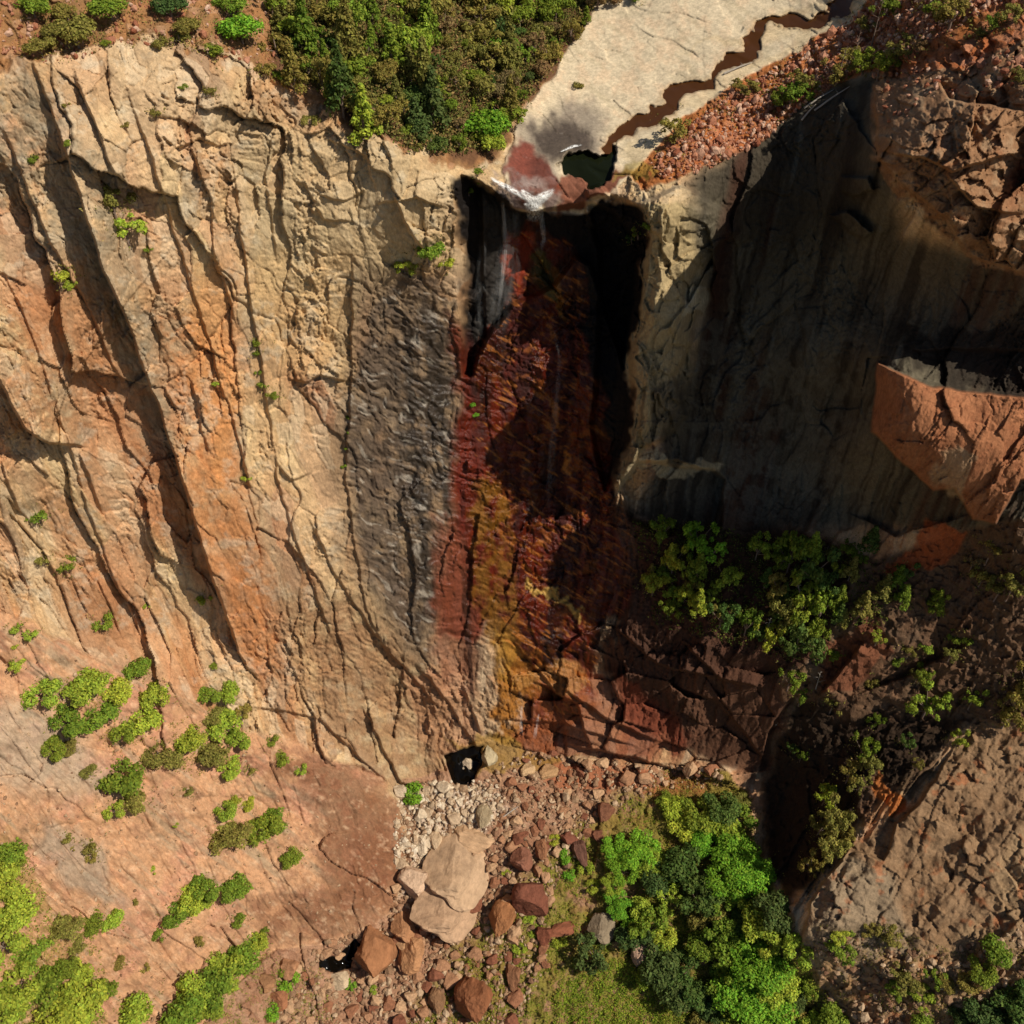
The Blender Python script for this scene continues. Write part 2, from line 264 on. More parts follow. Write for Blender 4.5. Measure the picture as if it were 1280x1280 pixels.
# ------------------------------------------------------------------ rock colours (dry, wet, stained, weathered, some painted shade and glints), per vertex
def hx(h):
    c = np.array([int(h[i:i+2], 16) / 255 for i in (0, 2, 4)]); return np.where(c < .04045, c / 12.92, ((c + .055) / 1.055) ** 2.4).astype(np.float32)
_ar = area
def area(poly, soft=6, inner=0, warp=3): return _ar(poly, soft, inner, warp)
COL = np.empty(U.shape + (3,), np.float32)
def mixc(m, c): 
    global COL
    COL = COL * (1 - m[..., None]) + (hx(c) if isinstance(c, str) else c) * m[..., None]
n1 = fbm(U / 70, V / 110, 5, 1) * .5 + .5; n2 = fbm(q1 / 5 + 7, q2 / 22, 5, 2) * .5 + .5; n3 = fbm(U / 14, V / 14, 5, 4, .6) * .5 + .5
streak = fbm((q1 + w1 * .6) / .8, q2 / 28, 4, 3) * .5 + .5      # plumb-line water streaks
COL[:] = hx('c09a70'); 
mixc(sstep(n2, .42, .68), 'a97c58'); mixc(sstep(n1, .5, .75) * .8, 'd0b68a'); mixc(sstep(o2, .7, .72) * .5, 'a08c74'); mixc(sstep(-o2, -.25, -.23) * .45, 'bd8f70'); mixc(sstep(o1, .6, .62) * .4, 'd0b58c'); mixc(sstep(-o3, -.2, -.18) * .4, 'd0bb9c'); mixc(sstep(o3, .8, .82) * .35, '92785c')
orange = area([(-300,330),(110,350),(170,420),(210,300),(290,480),(330,700),(370,860),(240,860),(90,790),(-300,720)], 90)
mixc(orange * sstep(n2, .35, .65) * .6, 'ad7449'); mixc(area([(185,390),(285,400),(300,540),(330,700),(350,850),(310,830),(240,700)], 30) * sstep(n3, .3, .65) * .75, 'b97d4e')
mixc(area([(230,330),(285,330),(300,470),(285,640),(240,470)], 20) * .5, 'c98d55')
mixc(area([(-300,380),(95,375),(160,480),(115,560),(40,550),(-300,480)], 40) * sstep(n3,.35,.65) * .65, 'ac7850')
grey = np.maximum(area([(-200,60),(60,90),(110,200),(150,330),(190,420),(220,560),(180,560),(110,370),(40,280),(-200,200)], 40), area([(90,170),(130,190),(190,400),(230,560),(210,580),(150,420)], 20))
mixc(grey * sstep(n3, .25, .7) * .75, '8d8069')
mixc(area([(290,120),(460,160),(560,210),(575,330),(500,340),(430,430),(300,330)], 50) * .6, 'b9a37c')
mixc(area([(300,320),(440,320),(440,480),(380,470),(300,400)], 20) * .6, 'c9a777')
mixc(leftw * sstep(streak, .62, .82) * .35, '8a6a4c'); mixc(leftw * sstep(streak, .1, .36)[:] * 0 , 'ffffff')
lich = sstep(fbm(U / 26, V / 20, 5, 7, .7), .12, .5); mixc(lich * (1 - A['slick']) * .35, 'b9b29e')
# varnished buttress
mixc(area([(440,330),(560,350),(580,480),(575,640),(560,720),(545,860),(500,850),(440,760),(410,600),(430,450)], 50) * .8, '76624d')
mixc(A['var'] * sstep(n3, .2, .6) * .85, '55483d'); mixc(area([(500,400),(570,380),(575,560),(560,740),(520,800),(510,640),(490,500)], 35) * sstep(streak * .5 + n3 * .5, .35, .6) * .85, '342d27')
mixc(A['var'] * sstep(fbm(ra / 14, rb / 5, 3, 5), .30, .5) * .45, 'b5aa9a')
mixc(area([(350,740),(460,740),(560,860),(590,960),(500,990),(400,900)], 40) * .55, 'a88f6b'); 
# falls face: black varnish, red iron-stained wet rock, yellow algae, painted gold glints
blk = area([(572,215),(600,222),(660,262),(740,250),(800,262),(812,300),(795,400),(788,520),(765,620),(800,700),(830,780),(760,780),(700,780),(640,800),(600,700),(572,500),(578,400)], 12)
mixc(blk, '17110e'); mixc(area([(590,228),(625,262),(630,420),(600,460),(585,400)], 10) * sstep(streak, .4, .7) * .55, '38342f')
red1 = area([(628,285),(665,275),(700,300),(735,330),(735,430),(750,500),(760,600),(775,640),(800,690),(795,740),(760,800),(740,850),(700,900),(640,880),(622,760),(610,600),(590,440),(600,420),(630,400)], 12)
rmix = sstep(n3 * .55 + streak * .45, .36, .66)
mixc(red1, '360f08'); mixc(red1 * rmix * .75, '6a220c'); mixc(red1 * sstep(fbm(U/30, V/50, 4, 5), .1, .6) * .7, '2b120d'); mixc(red1 * sstep(fbm(ra/12, rb/6, 4, 1), .2, .45) * .55, '8a4c1c'); mixc(red1 * sstep(fbm(U/24, V/90, 4, 7), .0, .35) * .6, '1c0d0a')
mixc(area([(628,285),(662,290),(655,350),(640,370),(628,350)], 8) * .7, '8f3315'); mixc(area([(657,318),(675,320),(690,370),(680,380),(662,350)], 6) * .75, '4f4a1b'); mixc(area([(680,330),(690,340),(700,380),(720,400),(690,385)], 5) * .8, '8a5a20')
red2 = area([(560,400),(582,440),(586,500),(600,530),(618,590),(625,650),(635,760),(600,800),(555,800),(545,745),(566,660),(574,560)], 26)
mixc(red2, '5c1c0e'); mixc(red2 * rmix * .5, '6e2814'); mixc(red2 * sstep(fbm(U/10,V/26,4,6), .0, .4) * .5, '3a1810'); mixc(area([(545,640),(575,640),(600,790),(595,860),(545,850),(545,745)], 22) * .75, '7c4530')
mixc(area([(612,580),(628,620),(632,700),(648,790),(650,880),(640,940),(612,930),(620,830),(600,770),(590,660),(595,600)], 9) * sstep(n3, .3, .62) * .85, '7a5219'); mixc(area([(640,820),(720,840),(740,880),(690,930),(620,940),(610,880)], 14) * sstep(n3, .3, .6) * .9, '9a6428')
mixc(area([(575,700),(592,700),(605,850),(598,900),(585,860)], 6) * sstep(streak, .45, .6) * .8, '3a241c')
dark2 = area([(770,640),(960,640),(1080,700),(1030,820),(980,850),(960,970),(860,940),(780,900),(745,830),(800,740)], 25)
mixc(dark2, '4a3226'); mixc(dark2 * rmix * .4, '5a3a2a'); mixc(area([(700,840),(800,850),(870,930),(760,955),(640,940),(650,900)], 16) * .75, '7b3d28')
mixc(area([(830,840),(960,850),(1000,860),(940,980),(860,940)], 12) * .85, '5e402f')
mixc(area([(500,830),(570,850),(610,940),(570,950),(530,930)], 14) * .5, 'b0795c')
for q_, c_, m_ in (([(655,735),(690,742),(730,762),(728,768),(688,750),(654,742)], 'c09a50', .8), ([(705,575),(722,590),(716,592),(702,580)], 'b5702a', .7), ([(676,505),(690,512),(694,540),(684,530)], 'a8682c', .7), ([(688,395),(702,420),(694,424),(684,402)], '9a5a22', .7), ([(625,780),(650,830),(640,870),(618,820)], 'a5782e', .6), ([(640,860),(700,830),(735,850),(700,860),(650,880)], 'b08048', .5)):
    mixc(area(q_, 4) * m_, c_)  # gold glints painted into the colour as thin strokes
mixc(area([(340,720),(420,740),(500,800),(580,880),(600,950),(560,985),(490,985),(420,930),(360,840)], 50) * sstep(n3, .25, .6) * .7, '8c6647')
mixc(red1 * sstep(fbm((U*.8+V*.5)/16, (V*.8-U*.5)/3.2, 3, 4), .28, .5) * .6, 'a8662a')  # glints along the wet ridges, painted as gold streaks
# buttress, right bay, prow
mixc(area([(800,255),(905,262),(915,290),(875,380),(862,430),(858,520),(800,560),(770,620),(775,560),(790,500),(790,400),(812,310)], 6), 'a8946e')
mixc(area([(790,500),(850,470),(858,545),(800,560),(770,620),(760,600)], 8) * sstep(streak, .35,.6) * .7, '5f5443'); mixc(area([(860,345),(878,350),(874,390),(852,380)], 4), 'c2b493')
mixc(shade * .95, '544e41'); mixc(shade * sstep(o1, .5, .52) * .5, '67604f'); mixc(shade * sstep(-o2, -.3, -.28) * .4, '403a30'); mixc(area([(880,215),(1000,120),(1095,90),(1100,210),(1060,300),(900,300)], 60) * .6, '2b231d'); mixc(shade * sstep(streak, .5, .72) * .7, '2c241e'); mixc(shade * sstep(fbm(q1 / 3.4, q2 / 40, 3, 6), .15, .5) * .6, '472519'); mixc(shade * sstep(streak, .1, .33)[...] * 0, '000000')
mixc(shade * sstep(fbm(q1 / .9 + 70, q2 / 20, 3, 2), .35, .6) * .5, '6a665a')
prow = area([(1095,60),(1200,20),(1290,0),(1600,0),(1600,360),(1280,350),(1180,300),(1100,210)], 8)
mixc(prow, '8e6a4c'); mixc(prow * sstep(n3, .45, .7) * .7, 'a3886a'); mixc(prow * sstep(n1, .5, .7) * .7, '86563a')
blkc = area([(1097,452),(1150,478),(1200,490),(1290,497),(1600,500),(1600,600),(1276,600),(1243,655),(1215,650),(1195,610),(1165,612),(1130,578),(1090,540)], 4, 0, 2)
mixc(area([(860,400),(1100,380),(1090,640),(900,640),(850,520)], 50) * sstep(n3, .4, .6) * .45, '6f6a5c'); mixc(area([(768,625),(774,592),(800,570),(850,566),(905,582),(900,596),(850,580),(802,584),(782,606),(777,630)], 5) * .8, 'b5a482'); mixc(area([(1130,405),(1200,415),(1500,410),(1500,500),(1290,495),(1200,488),(1140,474)], 14) * .8, '2a241f'); mixc(blkc, '9f6a49'); mixc(blkc * sstep(n3, .45, .7) * .5, '8a5539'); mixc(area([(1170,570),(1190,550),(1220,580),(1205,620),(1170,610)], 8) * .6, 'b59a78')  # ledge above the orange block is painted dark to stand for shadow
# ledges on the right, spur
mixc(A['ledge'] * (1 - dark2) * .9, '5c4433'); mixc(A['ledge'] * sstep(n3, .5, .7) * (1-dark2) * .55, '7c5a42'); mixc(area([(985,880),(1060,890),(1200,900),(1190,925),(1140,1000),(1080,960),(1060,1060),(1010,1120),(965,1100),(950,980)], 20) * .85, '2a2119'); mixc(area([(1030,800),(1080,775),(1100,790),(1120,820),(1060,870),(1020,860)], 8) * .85, '7c4c35')  # ravine is darkened in the colour to deepen its shadow
mixc(area([(1180,650),(1210,660),(1180,700),(1100,720),(1110,700)], 8) * .9, 'a85a35'); mixc(area([(1085,965),(1110,985),(1135,1005),(1120,1035),(1090,990)], 5), 'b06a38')
mixc(A['spur'], '8a6e52'); mixc(A['spur'] * sstep(n3, .42, .66) * .65, '75593f'); mixc(A['spur'] * sstep(n1, .5, .7) * .6, 'a08564'); mixc(area([(1000,1110),(1060,1060),(1110,1100),(1150,1180),(1100,1240),(1010,1210)], 20) * .6, '8b7c66')
mixc(A['spur'] * sstep(fbm(U / 18, V / 18, 4, 6, .6), .25, .5) * .55, 'a05f3a'); mixc(A['spur'] * area([(1000,1190),(1600,1180),(1600,1500),(1000,1500)], 30) * sstep(n3, .4, .6) * .7, '9f7a52')
# lower-left slab
mixc(A['slab'], 'b88c68'); mixc(A['slab'] * sstep(fbm(U / 40, V / 40, 5, 2, .6), .0, .4) * .6, 'b58068'); mixc(A['slab'] * sstep(fbm((U*.8+V*.6)/70, (V*.8-U*.6)/12, 5, 3, .6), .1, .5) * .6, '94876f'); mixc(A['slab'] * sstep(n3, .52, .75) * .5, 'b87f62')
brn = area([(300,950),(440,950),(500,1000),(520,1080),(490,1150),(430,1180),(330,1170),(310,1130),(400,1090),(400,1020)], 70); mixc(brn * sstep(brn * .6 + n3 * .6, .35, .75) * A['slab'] * .9, '704830'); mixc(A['slab'] * sstep(n3 * .5 + n1 * .5, .48, .62) * .45, '8f7256'); mixc(A['slab'] * sstep(fbm(U / 9, V / 7, 5, 6, .7), .15, .45) * .35, 'd3b290'); mixc(A['slab'] * area([(-200,840),(80,900),(150,1000),(60,1000),(-200,950)], 40) * .6, '9c927f'); mixc(A['slab'] * area([(60,1030),(130,1060),(150,1130),(100,1110),(50,1070)], 20) * .6, '8d8474'); mixc(brn * sstep(n3, .45, .65) * .4, '7a4630')
mixc(A['slab'] * (1-brn) * sstep(fbm(U / 12, V / 12, 4, 3, .65), .2, .4) * .3, '8f6a50')
# ground: talus and forest floor, gorge floor, slickrock
mixc(A['upL'], 'a8794f'); mixc(A['upL'] * sstep(n3, .42, .62) * .7, '8a6a48'); mixc(A['upL'] * sstep(ho, .7, .9) * .5, 'c49a78'); mixc(area([(325,-300),(345,80),(440,150),(520,190),(610,195),(690,90),(745,10),(780,-300)], 14) * .9, '6b4c36')
mixc(area([(760,-60),(820,-60),(800,25),(765,30),(740,10)],8) * .8, 'b5754c')
mixc(A['upR'], 'b0693f'); mixc(A['upR'] * sstep(ho, .45, .8) * .7, 'c58a68'); mixc(A['upR'] * sstep(n1, .5, .7) * .6, 'b0703a')
sl_ = A['slick']; mixc(sl_, 'cfbd9e'); mixc(sl_ * sstep(n3, .45, .7) * .45, 'd6b592'); mixc(sl_ * sstep(fbm(U/40+V/60, V/12-U/16, 4, 3), .1, .5) * .5, 'b5a586'); 
mixc(sl_ * area([(850,60),(960,30),(1080,-20),(1100,30),(960,90),(860,150),(800,210),(780,200),(840,130),(950,80),(1000,50)], 10) * .55, 'cdb68e')
wet = area([(690,150),(720,125),(760,150),(750,190),(700,195),(695,230),(650,240),(620,215),(635,175),(660,155)], 26); mixc(wet * sl_ * .85, '8d8070'); mixc(area([(655,165),(690,150),(740,165),(740,190),(705,205),(670,195)], 20) * sl_ * .9, '453a32')
mixc(area([(620,215),(632,175),(655,185),(685,205),(700,235),(690,262),(640,258)], 10) * sl_ * .95, '5c2a1e'); mixc(area([(618,212),(640,180),(665,190),(650,225)], 14) * sl_ * .6, '8a4a3a'); mixc(area([(690,235),(770,215),(830,205),(790,225),(740,250),(700,258)], 6) * .9, '70331f')
mixc(area([(612,205),(660,225),(700,245),(690,262),(650,262),(625,245)], 8) * sstep(n3,.3,.6) * .7, '8a7a72'); mixc(area([(760,225),(800,200),(835,195),(800,222)], 5) * .6, '8c7a33')
mixc(sstep(chan, -7, 1) * sl_ * .45, '8a6a44'); mixc(cw * .9, '5a3218'); mixc(pl, '232514')
fl = A['floor']; mixc(fl, 'a37c60'); mixc(fl * sstep(n3, .4, .65) * .6, 'b58f74'); mixc(fl * sstep(ho, .6, .9) * .4, '8c5a40')
mixc(area([(520,985),(560,975),(610,975),(640,1010),(600,1040),(560,1050),(520,1130),(495,1120),(515,1060)], 16) * fl * .8, 'd8c2aa')
grs = area([(640,1110),(690,1060),(760,1000),(830,990),(930,985),(960,1100),(1010,1200),(1080,1500),(480,1500),(520,1250),(560,1190)], 40); mixc(grs * fl * sstep(n3, .25, .55) * .85, '7f7a2e'); mixc(grs * fl * sstep(fbm(U/16, V/16, 4, 2), .05, .4) * .6, '8d6f3c')
mixc(area([(830,955),(900,965),(940,1000),(880,1010),(800,990)], 8) * fl * .8, '8c7a35'); mixc(area([(650,930),(760,950),(900,960),(880,990),(700,990)], 14) * fl * .7, 'a8623f')
mixc(area([(560,920),(640,920),(720,945),(670,960),(600,960)], 8) * .7, '8d7133')
g_left = area([(-300,1020),(10,1040),(50,1120),(90,1200),(140,1290),(150,1500),(-300,1500)], 20); mixc(g_left * sstep(n3, .3, .6) * .5, '8f7a3c')
COL = np.clip(COL * (0.86 + .28 * fbm(U / 5, V / 5, 3, 5, .7)[..., None] * .5 + .14), 0.003, .9)
area = _ar
# ------------------------------------------------------------------ mesh objects of the land
def tag(o, label=None, cat=None, group=None, kind=None):
    if label: o['label'] = label
    if cat: o['category'] = cat
    if group: o['group'] = group
    if kind: o['kind'] = kind
    return o
def mk(name, verts, faces, mat, parent=None, smooth=True, cols=None, n=None):
    me = bpy.data.meshes.new(name); verts = np.asarray(verts, np.float32); faces = np.asarray(faces, np.int32); k = faces.shape[1]
    me.vertices.add(len(verts)); me.vertices.foreach_set('co', verts.ravel()); me.loops.add(faces.size); me.loops.foreach_set('vertex_index', faces.ravel())
    me.polygons.add(len(faces)); me.polygons.foreach_set('loop_start', np.arange(0, faces.size, k, dtype=np.int32))
    me.polygons.foreach_set('use_smooth', np.full(len(faces), smooth)); me.update(calc_edges=True)
    if cols is not None:
        at = me.color_attributes.new('rock', 'FLOAT_COLOR', 'POINT'); at.data.foreach_set('color', (cols if cols.shape[1] == 4 else np.concatenate([cols, np.ones((len(cols), 1), np.float32)], 1)).astype(np.float32).ravel())
    me.materials.append(mat); o = bpy.data.objects.new(name, me); C.objects.link(o)
    if parent: o.parent = parent
    return o
def newmat(name):
    m = bpy.data.materials.new(name); m.use_nodes = True; t = m.node_tree; return m, t, t.nodes['Principled BSDF']
def N(t, typ, **kw):
    n = t.nodes.new(typ)
    for k, v in kw.items():
        if k.startswith('i_'): n.inputs[int(k[2:])].default_value = v
        else: setattr(n, k, v)
    return n
def rockmat(name, rough=.9, bump=.5, spec=.25, scale=1.0, crack=.06, joint=.22):
    m, t, b = newmat(name); a = N(t, 'ShaderNodeAttribute', attribute_name='rock'); tc = N(t, 'ShaderNodeTexCoord')
    n = N(t, 'ShaderNodeTexNoise'); n.inputs['Scale'].default_value = 1.6 * scale; n.inputs['Detail'].default_value = 9; n.inputs['Roughness'].default_value = .72
    mp = N(t, 'ShaderNodeMapping'); mp.inputs['Scale'].default_value = (1, 1, .45); t.links.new(tc.outputs['Object'], mp.inputs[0]); t.links.new(mp.outputs[0], n.inputs['Vector'])
    r = N(t, 'ShaderNodeMapRange'); r.inputs[1].default_value = .3; r.inputs[2].default_value = .7; r.inputs[3].default_value = .68; r.inputs[4].default_value = 1.28; t.links.new(n.outputs[0], r.inputs[0])
    mx = N(t, 'ShaderNodeVectorMath', operation='SCALE'); t.links.new(a.outputs['Color'], mx.inputs[0]); t.links.new(r.outputs[0], mx.inputs['Scale']); t.links.new(mx.outputs[0], b.inputs['Base Color'])
    v = N(t, 'ShaderNodeTexVoronoi', feature='DISTANCE_TO_EDGE'); v.inputs['Scale'].default_value = .8 * scale; t.links.new(mp.outputs[0], v.inputs['Vector'])
    vr = N(t, 'ShaderNodeMapRange'); vr.inputs[2].default_value = .06; t.links.new(v.outputs['Distance'], vr.inputs[0])
    n2_ = N(t, 'ShaderNodeTexNoise'); n2_.inputs['Scale'].default_value = 5.5 * scale; n2_.inputs['Detail'].default_value = 5; n2_.inputs['Roughness'].default_value = .8; t.links.new(mp.outputs[0], n2_.inputs['Vector'])
    r2_ = N(t, 'ShaderNodeMapRange'); r2_.inputs[1].default_value = .3; r2_.inputs[2].default_value = .7; r2_.inputs[3].default_value = .8; r2_.inputs[4].default_value = 1.18; t.links.new(n2_.outputs[0], r2_.inputs[0]); mm = N(t, 'ShaderNodeMath', operation='MULTIPLY'); t.links.new(r.outputs[0], mm.inputs[0]); t.links.new(r2_.outputs[0], mm.inputs[1])
    mp3 = N(t, 'ShaderNodeMapping'); mp3.inputs['Scale'].default_value = (1, 1, .22); t.links.new(tc.outputs['Object'], mp3.inputs[0]); dn = N(t, 'ShaderNodeVectorMath', operation='MULTIPLY_ADD'); t.links.new(n.outputs['Color'], dn.inputs[0]); dn.inputs[1].default_value = (.5, .5, .3); t.links.new(mp3.outputs[0], dn.inputs[2])
    vj = N(t, 'ShaderNodeTexVoronoi', feature='DISTANCE_TO_EDGE'); vj.inputs['Scale'].default_value = .42; t.links.new(dn.outputs[0], vj.inputs['Vector']); jr = N(t, 'ShaderNodeMapRange'); jr.inputs[2].default_value = .022; jr.inputs[3].default_value = 1 - joint; t.links.new(vj.outputs['Distance'], jr.inputs[0]); mm2 = N(t, 'ShaderNodeMath', operation='MULTIPLY'); t.links.new(mm.outputs[0], mm2.inputs[0]); t.links.new(jr.outputs[0], mm2.inputs[1]); t.links.new(mm2.outputs[0], mx.inputs['Scale'])
    ad = N(t, 'ShaderNodeMath', operation='MULTIPLY_ADD'); t.links.new(vr.outputs[0], ad.inputs[0]); ad.inputs[1].default_value = crack; t.links.new(n.outputs[0], ad.inputs[2])
    bp_ = N(t, 'ShaderNodeBump'); bp_.inputs['Strength'].default_value = bump; bp_.inputs['Distance'].default_value = .8; t.links.new(ad.outputs[0], bp_.inputs['Height']); t.links.new(bp_.outputs[0], b.inputs['Normal'])
    rr_ = N(t, 'ShaderNodeMapRange'); rr_.inputs[3].default_value = rough; rr_.inputs[4].default_value = .28; t.links.new(a.outputs['Alpha'], rr_.inputs[0]); t.links.new(rr_.outputs[0], b.inputs['Roughness'])
    rs_ = N(t, 'ShaderNodeMapRange'); rs_.inputs[3].default_value = spec; rs_.inputs[4].default_value = .35; t.links.new(a.outputs['Alpha'], rs_.inputs[0]); t.links.new(rs_.outputs[0], b.inputs['Specular IOR Level']); return m
M_rock = rockmat('weathered_granite', .95, .32, .15, 1.6); M_wet = rockmat('wet_stained_rock', .9, .45, .2, 1.6); M_smooth = rockmat('polished_slickrock', .85, .12, .2, 1.0, .0, .12); M_dirt = rockmat('stony_soil', .95, .6, .15, 2.0, .06, .1)
PT = ray(U, V, T)
zone = np.zeros(U.shape, np.int8)           # 0 cliff_left
zone[(U > 575)] = 1                         # falls wall
zone[(U > 868) | ((U > 800) & (V < 330))] = 2
zone[(V > 640) & (U > 868)] = 2
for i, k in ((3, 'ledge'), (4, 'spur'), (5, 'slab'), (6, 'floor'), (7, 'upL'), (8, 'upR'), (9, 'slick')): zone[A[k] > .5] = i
zone[(A['var'] > .5)] = 0
fz = zone[:-1, :-1]
idx = np.arange(NV * NU, dtype=np.int32).reshape(NV, NU)
quads = np.stack([idx[:-1, :-1], idx[1:, :-1], idx[1:, 1:], idx[:-1, 1:]], -1)
ZN = [('cliff_left', M_rock, 'tan and orange cliff of tall rock columns left of the waterfall', 'cliff'), ('cliff_middle', M_wet, 'dark red and black stained rock wall under the waterfall lip', 'cliff'),
 ('cliff_right', M_rock, 'shadowed grey cliff and sunlit prow right of the waterfall', 'cliff'), ('rock_ledge', M_dirt, 'shaded rocky ledge with trees below the right cliff', 'ledge'), ('rock_spur', M_rock, 'brown sunlit rock spur at the lower right', 'rock slope'),
 ('rock_slab', M_smooth, 'smooth pinkish rock slope with scattered shrubs at the lower left', 'rock slope'), ('gorge_floor', M_dirt, 'stony gorge floor with rubble and grass below the cliff', 'ground'), ('clifftop_ground', M_dirt, 'brown forest floor on top of the left cliff', 'ground'),
 ('talus_slope', M_dirt, 'orange rubble slope beside the creek above the right cliff', 'ground'), ('creek_bed_rock', M_smooth, 'pale water-worn slickrock around the creek above the falls', 'ground')]
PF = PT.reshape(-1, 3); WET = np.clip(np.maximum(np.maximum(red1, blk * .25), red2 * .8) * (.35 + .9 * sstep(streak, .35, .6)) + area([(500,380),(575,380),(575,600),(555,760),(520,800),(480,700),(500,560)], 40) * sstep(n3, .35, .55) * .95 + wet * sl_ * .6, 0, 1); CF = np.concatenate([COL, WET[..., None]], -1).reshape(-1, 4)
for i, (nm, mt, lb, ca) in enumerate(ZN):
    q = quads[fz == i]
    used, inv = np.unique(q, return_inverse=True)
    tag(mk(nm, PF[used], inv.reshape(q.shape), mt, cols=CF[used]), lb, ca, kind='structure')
# distant land out to the horizon, below the gorge
md, t, b = newmat('far_land'); n = N(t, 'ShaderNodeTexNoise'); n.inputs['Scale'].default_value = .02; tc = N(t, 'ShaderNodeTexCoord'); t.links.new(tc.outputs['Object'], n.inputs['Vector'])
cr = N(t, 'ShaderNodeValToRGB'); cr.color_ramp.elements[0].color = (.06, .08, .03, 1); cr.color_ramp.elements[1].color = (.25, .16, .09, 1); t.links.new(n.outputs[0], cr.inputs[0]); t.links.new(cr.outputs[0], b.inputs['Base Color']); b.inputs['Roughness'].default_value = 1
tag(mk('ground', [(-3000,-3000,-135),(3000,-3000,-135),(3000,3000,-135),(-3000,3000,-135)], [(0,1,2,3)], md), 'wooded land stretching away beyond the gorge', 'ground', kind='structure')
#@@OBJECTS
# ------------------------------------------------------------------ water
def water_mat(name, col, rough=.08):
    m, t, b = newmat(name); b.inputs['Base Color'].default_value = (*hx(col).tolist(), 1); b.inputs['Roughness'].default_value = rough; b.inputs['IOR'].default_value = 1.33; b.inputs['Specular IOR Level'].default_value = .25
    n = N(t, 'ShaderNodeTexNoise'); n.inputs['Scale'].default_value = 3; tc = N(t, 'ShaderNodeTexCoord'); t.links.new(tc.outputs['Object'], n.inputs['Vector']); bp_ = N(t, 'ShaderNodeBump'); bp_.inputs['Strength'].default_value = .15
    t.links.new(n.outputs[0], bp_.inputs['Height']); t.links.new(bp_.outputs[0], b.inputs['Normal']); return m
def water(name, mask, col, drop, label):
    mk_ = mask > .25; PW = ray(U, V, TW + drop); q = quads[mk_[:-1, :-1] & mk_[1:, 1:]]
    if not len(q): return
    used, inv = np.unique(q, return_inverse=True); tag(mk(name, PW.reshape(-1, 3)[used], inv.reshape(q.shape), water_mat(name + '_surface', col)), label, 'water', kind='structure')
water('creek_water', cw, '4a2c14', .42, 'narrow brown creek winding across the pale slickrock')
water('plunge_pool_water', pl, '14180c', 1.2, 'dark green pool just above the waterfall lip')
water('base_pool_water', bp, '0d0a07', 1.0, 'black pool among pale rocks at the foot of the cliff')
water('outflow_water', op, '0d0a07', 1.0, 'dark pool under the rock slope at the bottom of the gorge')
def foam_mat(name, dens, sc):
    m, t, b = newmat(name); out = t.nodes['Material Output']; b.inputs['Base Color'].default_value = (.82, .82, .80, 1); b.inputs['Roughness'].default_value = .6
    uv = N(t, 'ShaderNodeAttribute', attribute_name='rock'); n = N(t, 'ShaderNodeTexNoise'); n.inputs['Scale'].default_value = 1; n.inputs['Detail'].default_value = 6; n.inputs['Roughness'].default_value = .7
    mp = N(t, 'ShaderNodeMapping'); mp.inputs['Scale'].default_value = sc; t.links.new(uv.outputs['Color'], mp.inputs[0]); t.links.new(mp.outputs[0], n.inputs['Vector'])
    r = N(t, 'ShaderNodeMapRange'); r.inputs[1].default_value = .38; r.inputs[2].default_value = .75; r.inputs[4].default_value = dens; t.links.new(n.outputs[0], r.inputs[0])
    sx = N(t, 'ShaderNodeSeparateXYZ'); t.links.new(uv.outputs['Color'], sx.inputs[0])
    mu = N(t, 'ShaderNodeMath', operation='MULTIPLY'); t.links.new(r.outputs[0], mu.inputs[0]); t.links.new(sx.outputs[2], mu.inputs[1]); t.links.new(mu.outputs[0], b.inputs['Alpha']); return m
def ribbon(name, pts, wid, mat, parent=None, off=.45, seg=40, across=7, ends=.25):
    """falling water: a thin curved sheet hanging just off the rock; blue channel of its attribute thins it towards the edges"""
    p = np.array(pts, float); L = np.concatenate([[0], np.cumsum(np.hypot(*(p[1:] - p[:-1]).T))]); L /= L[-1]; ts = np.linspace(0, 1, seg)
    cu_ = np.interp(ts, L, p[:, 0]); cv_ = np.interp(ts, L, p[:, 1]); ww = np.interp(ts, np.linspace(0, 1, len(wid)), wid); vv_, cc = [], []
    base = at_px(cu_, cv_, off)
    for i in range(seg):
        j = max(0, i - 1); k = min(seg - 1, i + 1); d = np.array([cu_[k] - cu_[j], cv_[k] - cv_[j]]); d /= np.hypot(*d) + 1e-9
        for a in range(across):
            f = a / (across - 1) * 2 - 1; q = at_px(cu_[i] - d[1] * f * ww[i], cv_[i] + d[0] * f * ww[i], off + .25 * (1 - f * f)); vv_.append(q)
            cc.append((f * ww[i] * .1, ts[i] * 10, (1 - f * f) * min(1, ts[i] / .06, (1 - ts[i]) / ends)))
    fc = [(i*across+a, i*across+a+1, (i+1)*across+a+1, (i+1)*across+a) for i in range(seg-1) for a in range(across-1)]
    return mk(name, vv_, fc, mat, parent, cols=np.array(cc, np.float32))
def empty(name, loc, rz=0):
    o = bpy.data.objects.new(name, None); C.objects.link(o); o.location = loc; o.rotation_euler = (0, 0, rz); o.empty_display_size = .3; return o
MF = foam_mat('falling_water', .55, (9, .35, 0)); MS = foam_mat('white_spray', 2.2, (5, 1.0, 0)); MM = foam_mat('faint_mist', .13, (1.5, .4, 0))
wf = tag(empty('waterfall', (0, 0, 0)), 'thin white waterfall misting down the dark wall from the creek lip', 'waterfall')
ribbon('spray', [(612,222),(640,238),(668,256)], [2,5,3], MS, wf, .5); ribbon('spray', [(655,258),(672,252),(692,240)], [4,6,3], MS, wf, .6); ribbon('spray', [(640,214),(652,236),(664,256)], [6,14,10], MM, wf, .35); ribbon('spray', [(650,238),(668,254),(694,236)], [4,9,3], MS, wf, .7); ribbon('spray', [(668,246),(668,262),(666,278)], [9,12,8], MS, wf, .8, ends=.6)
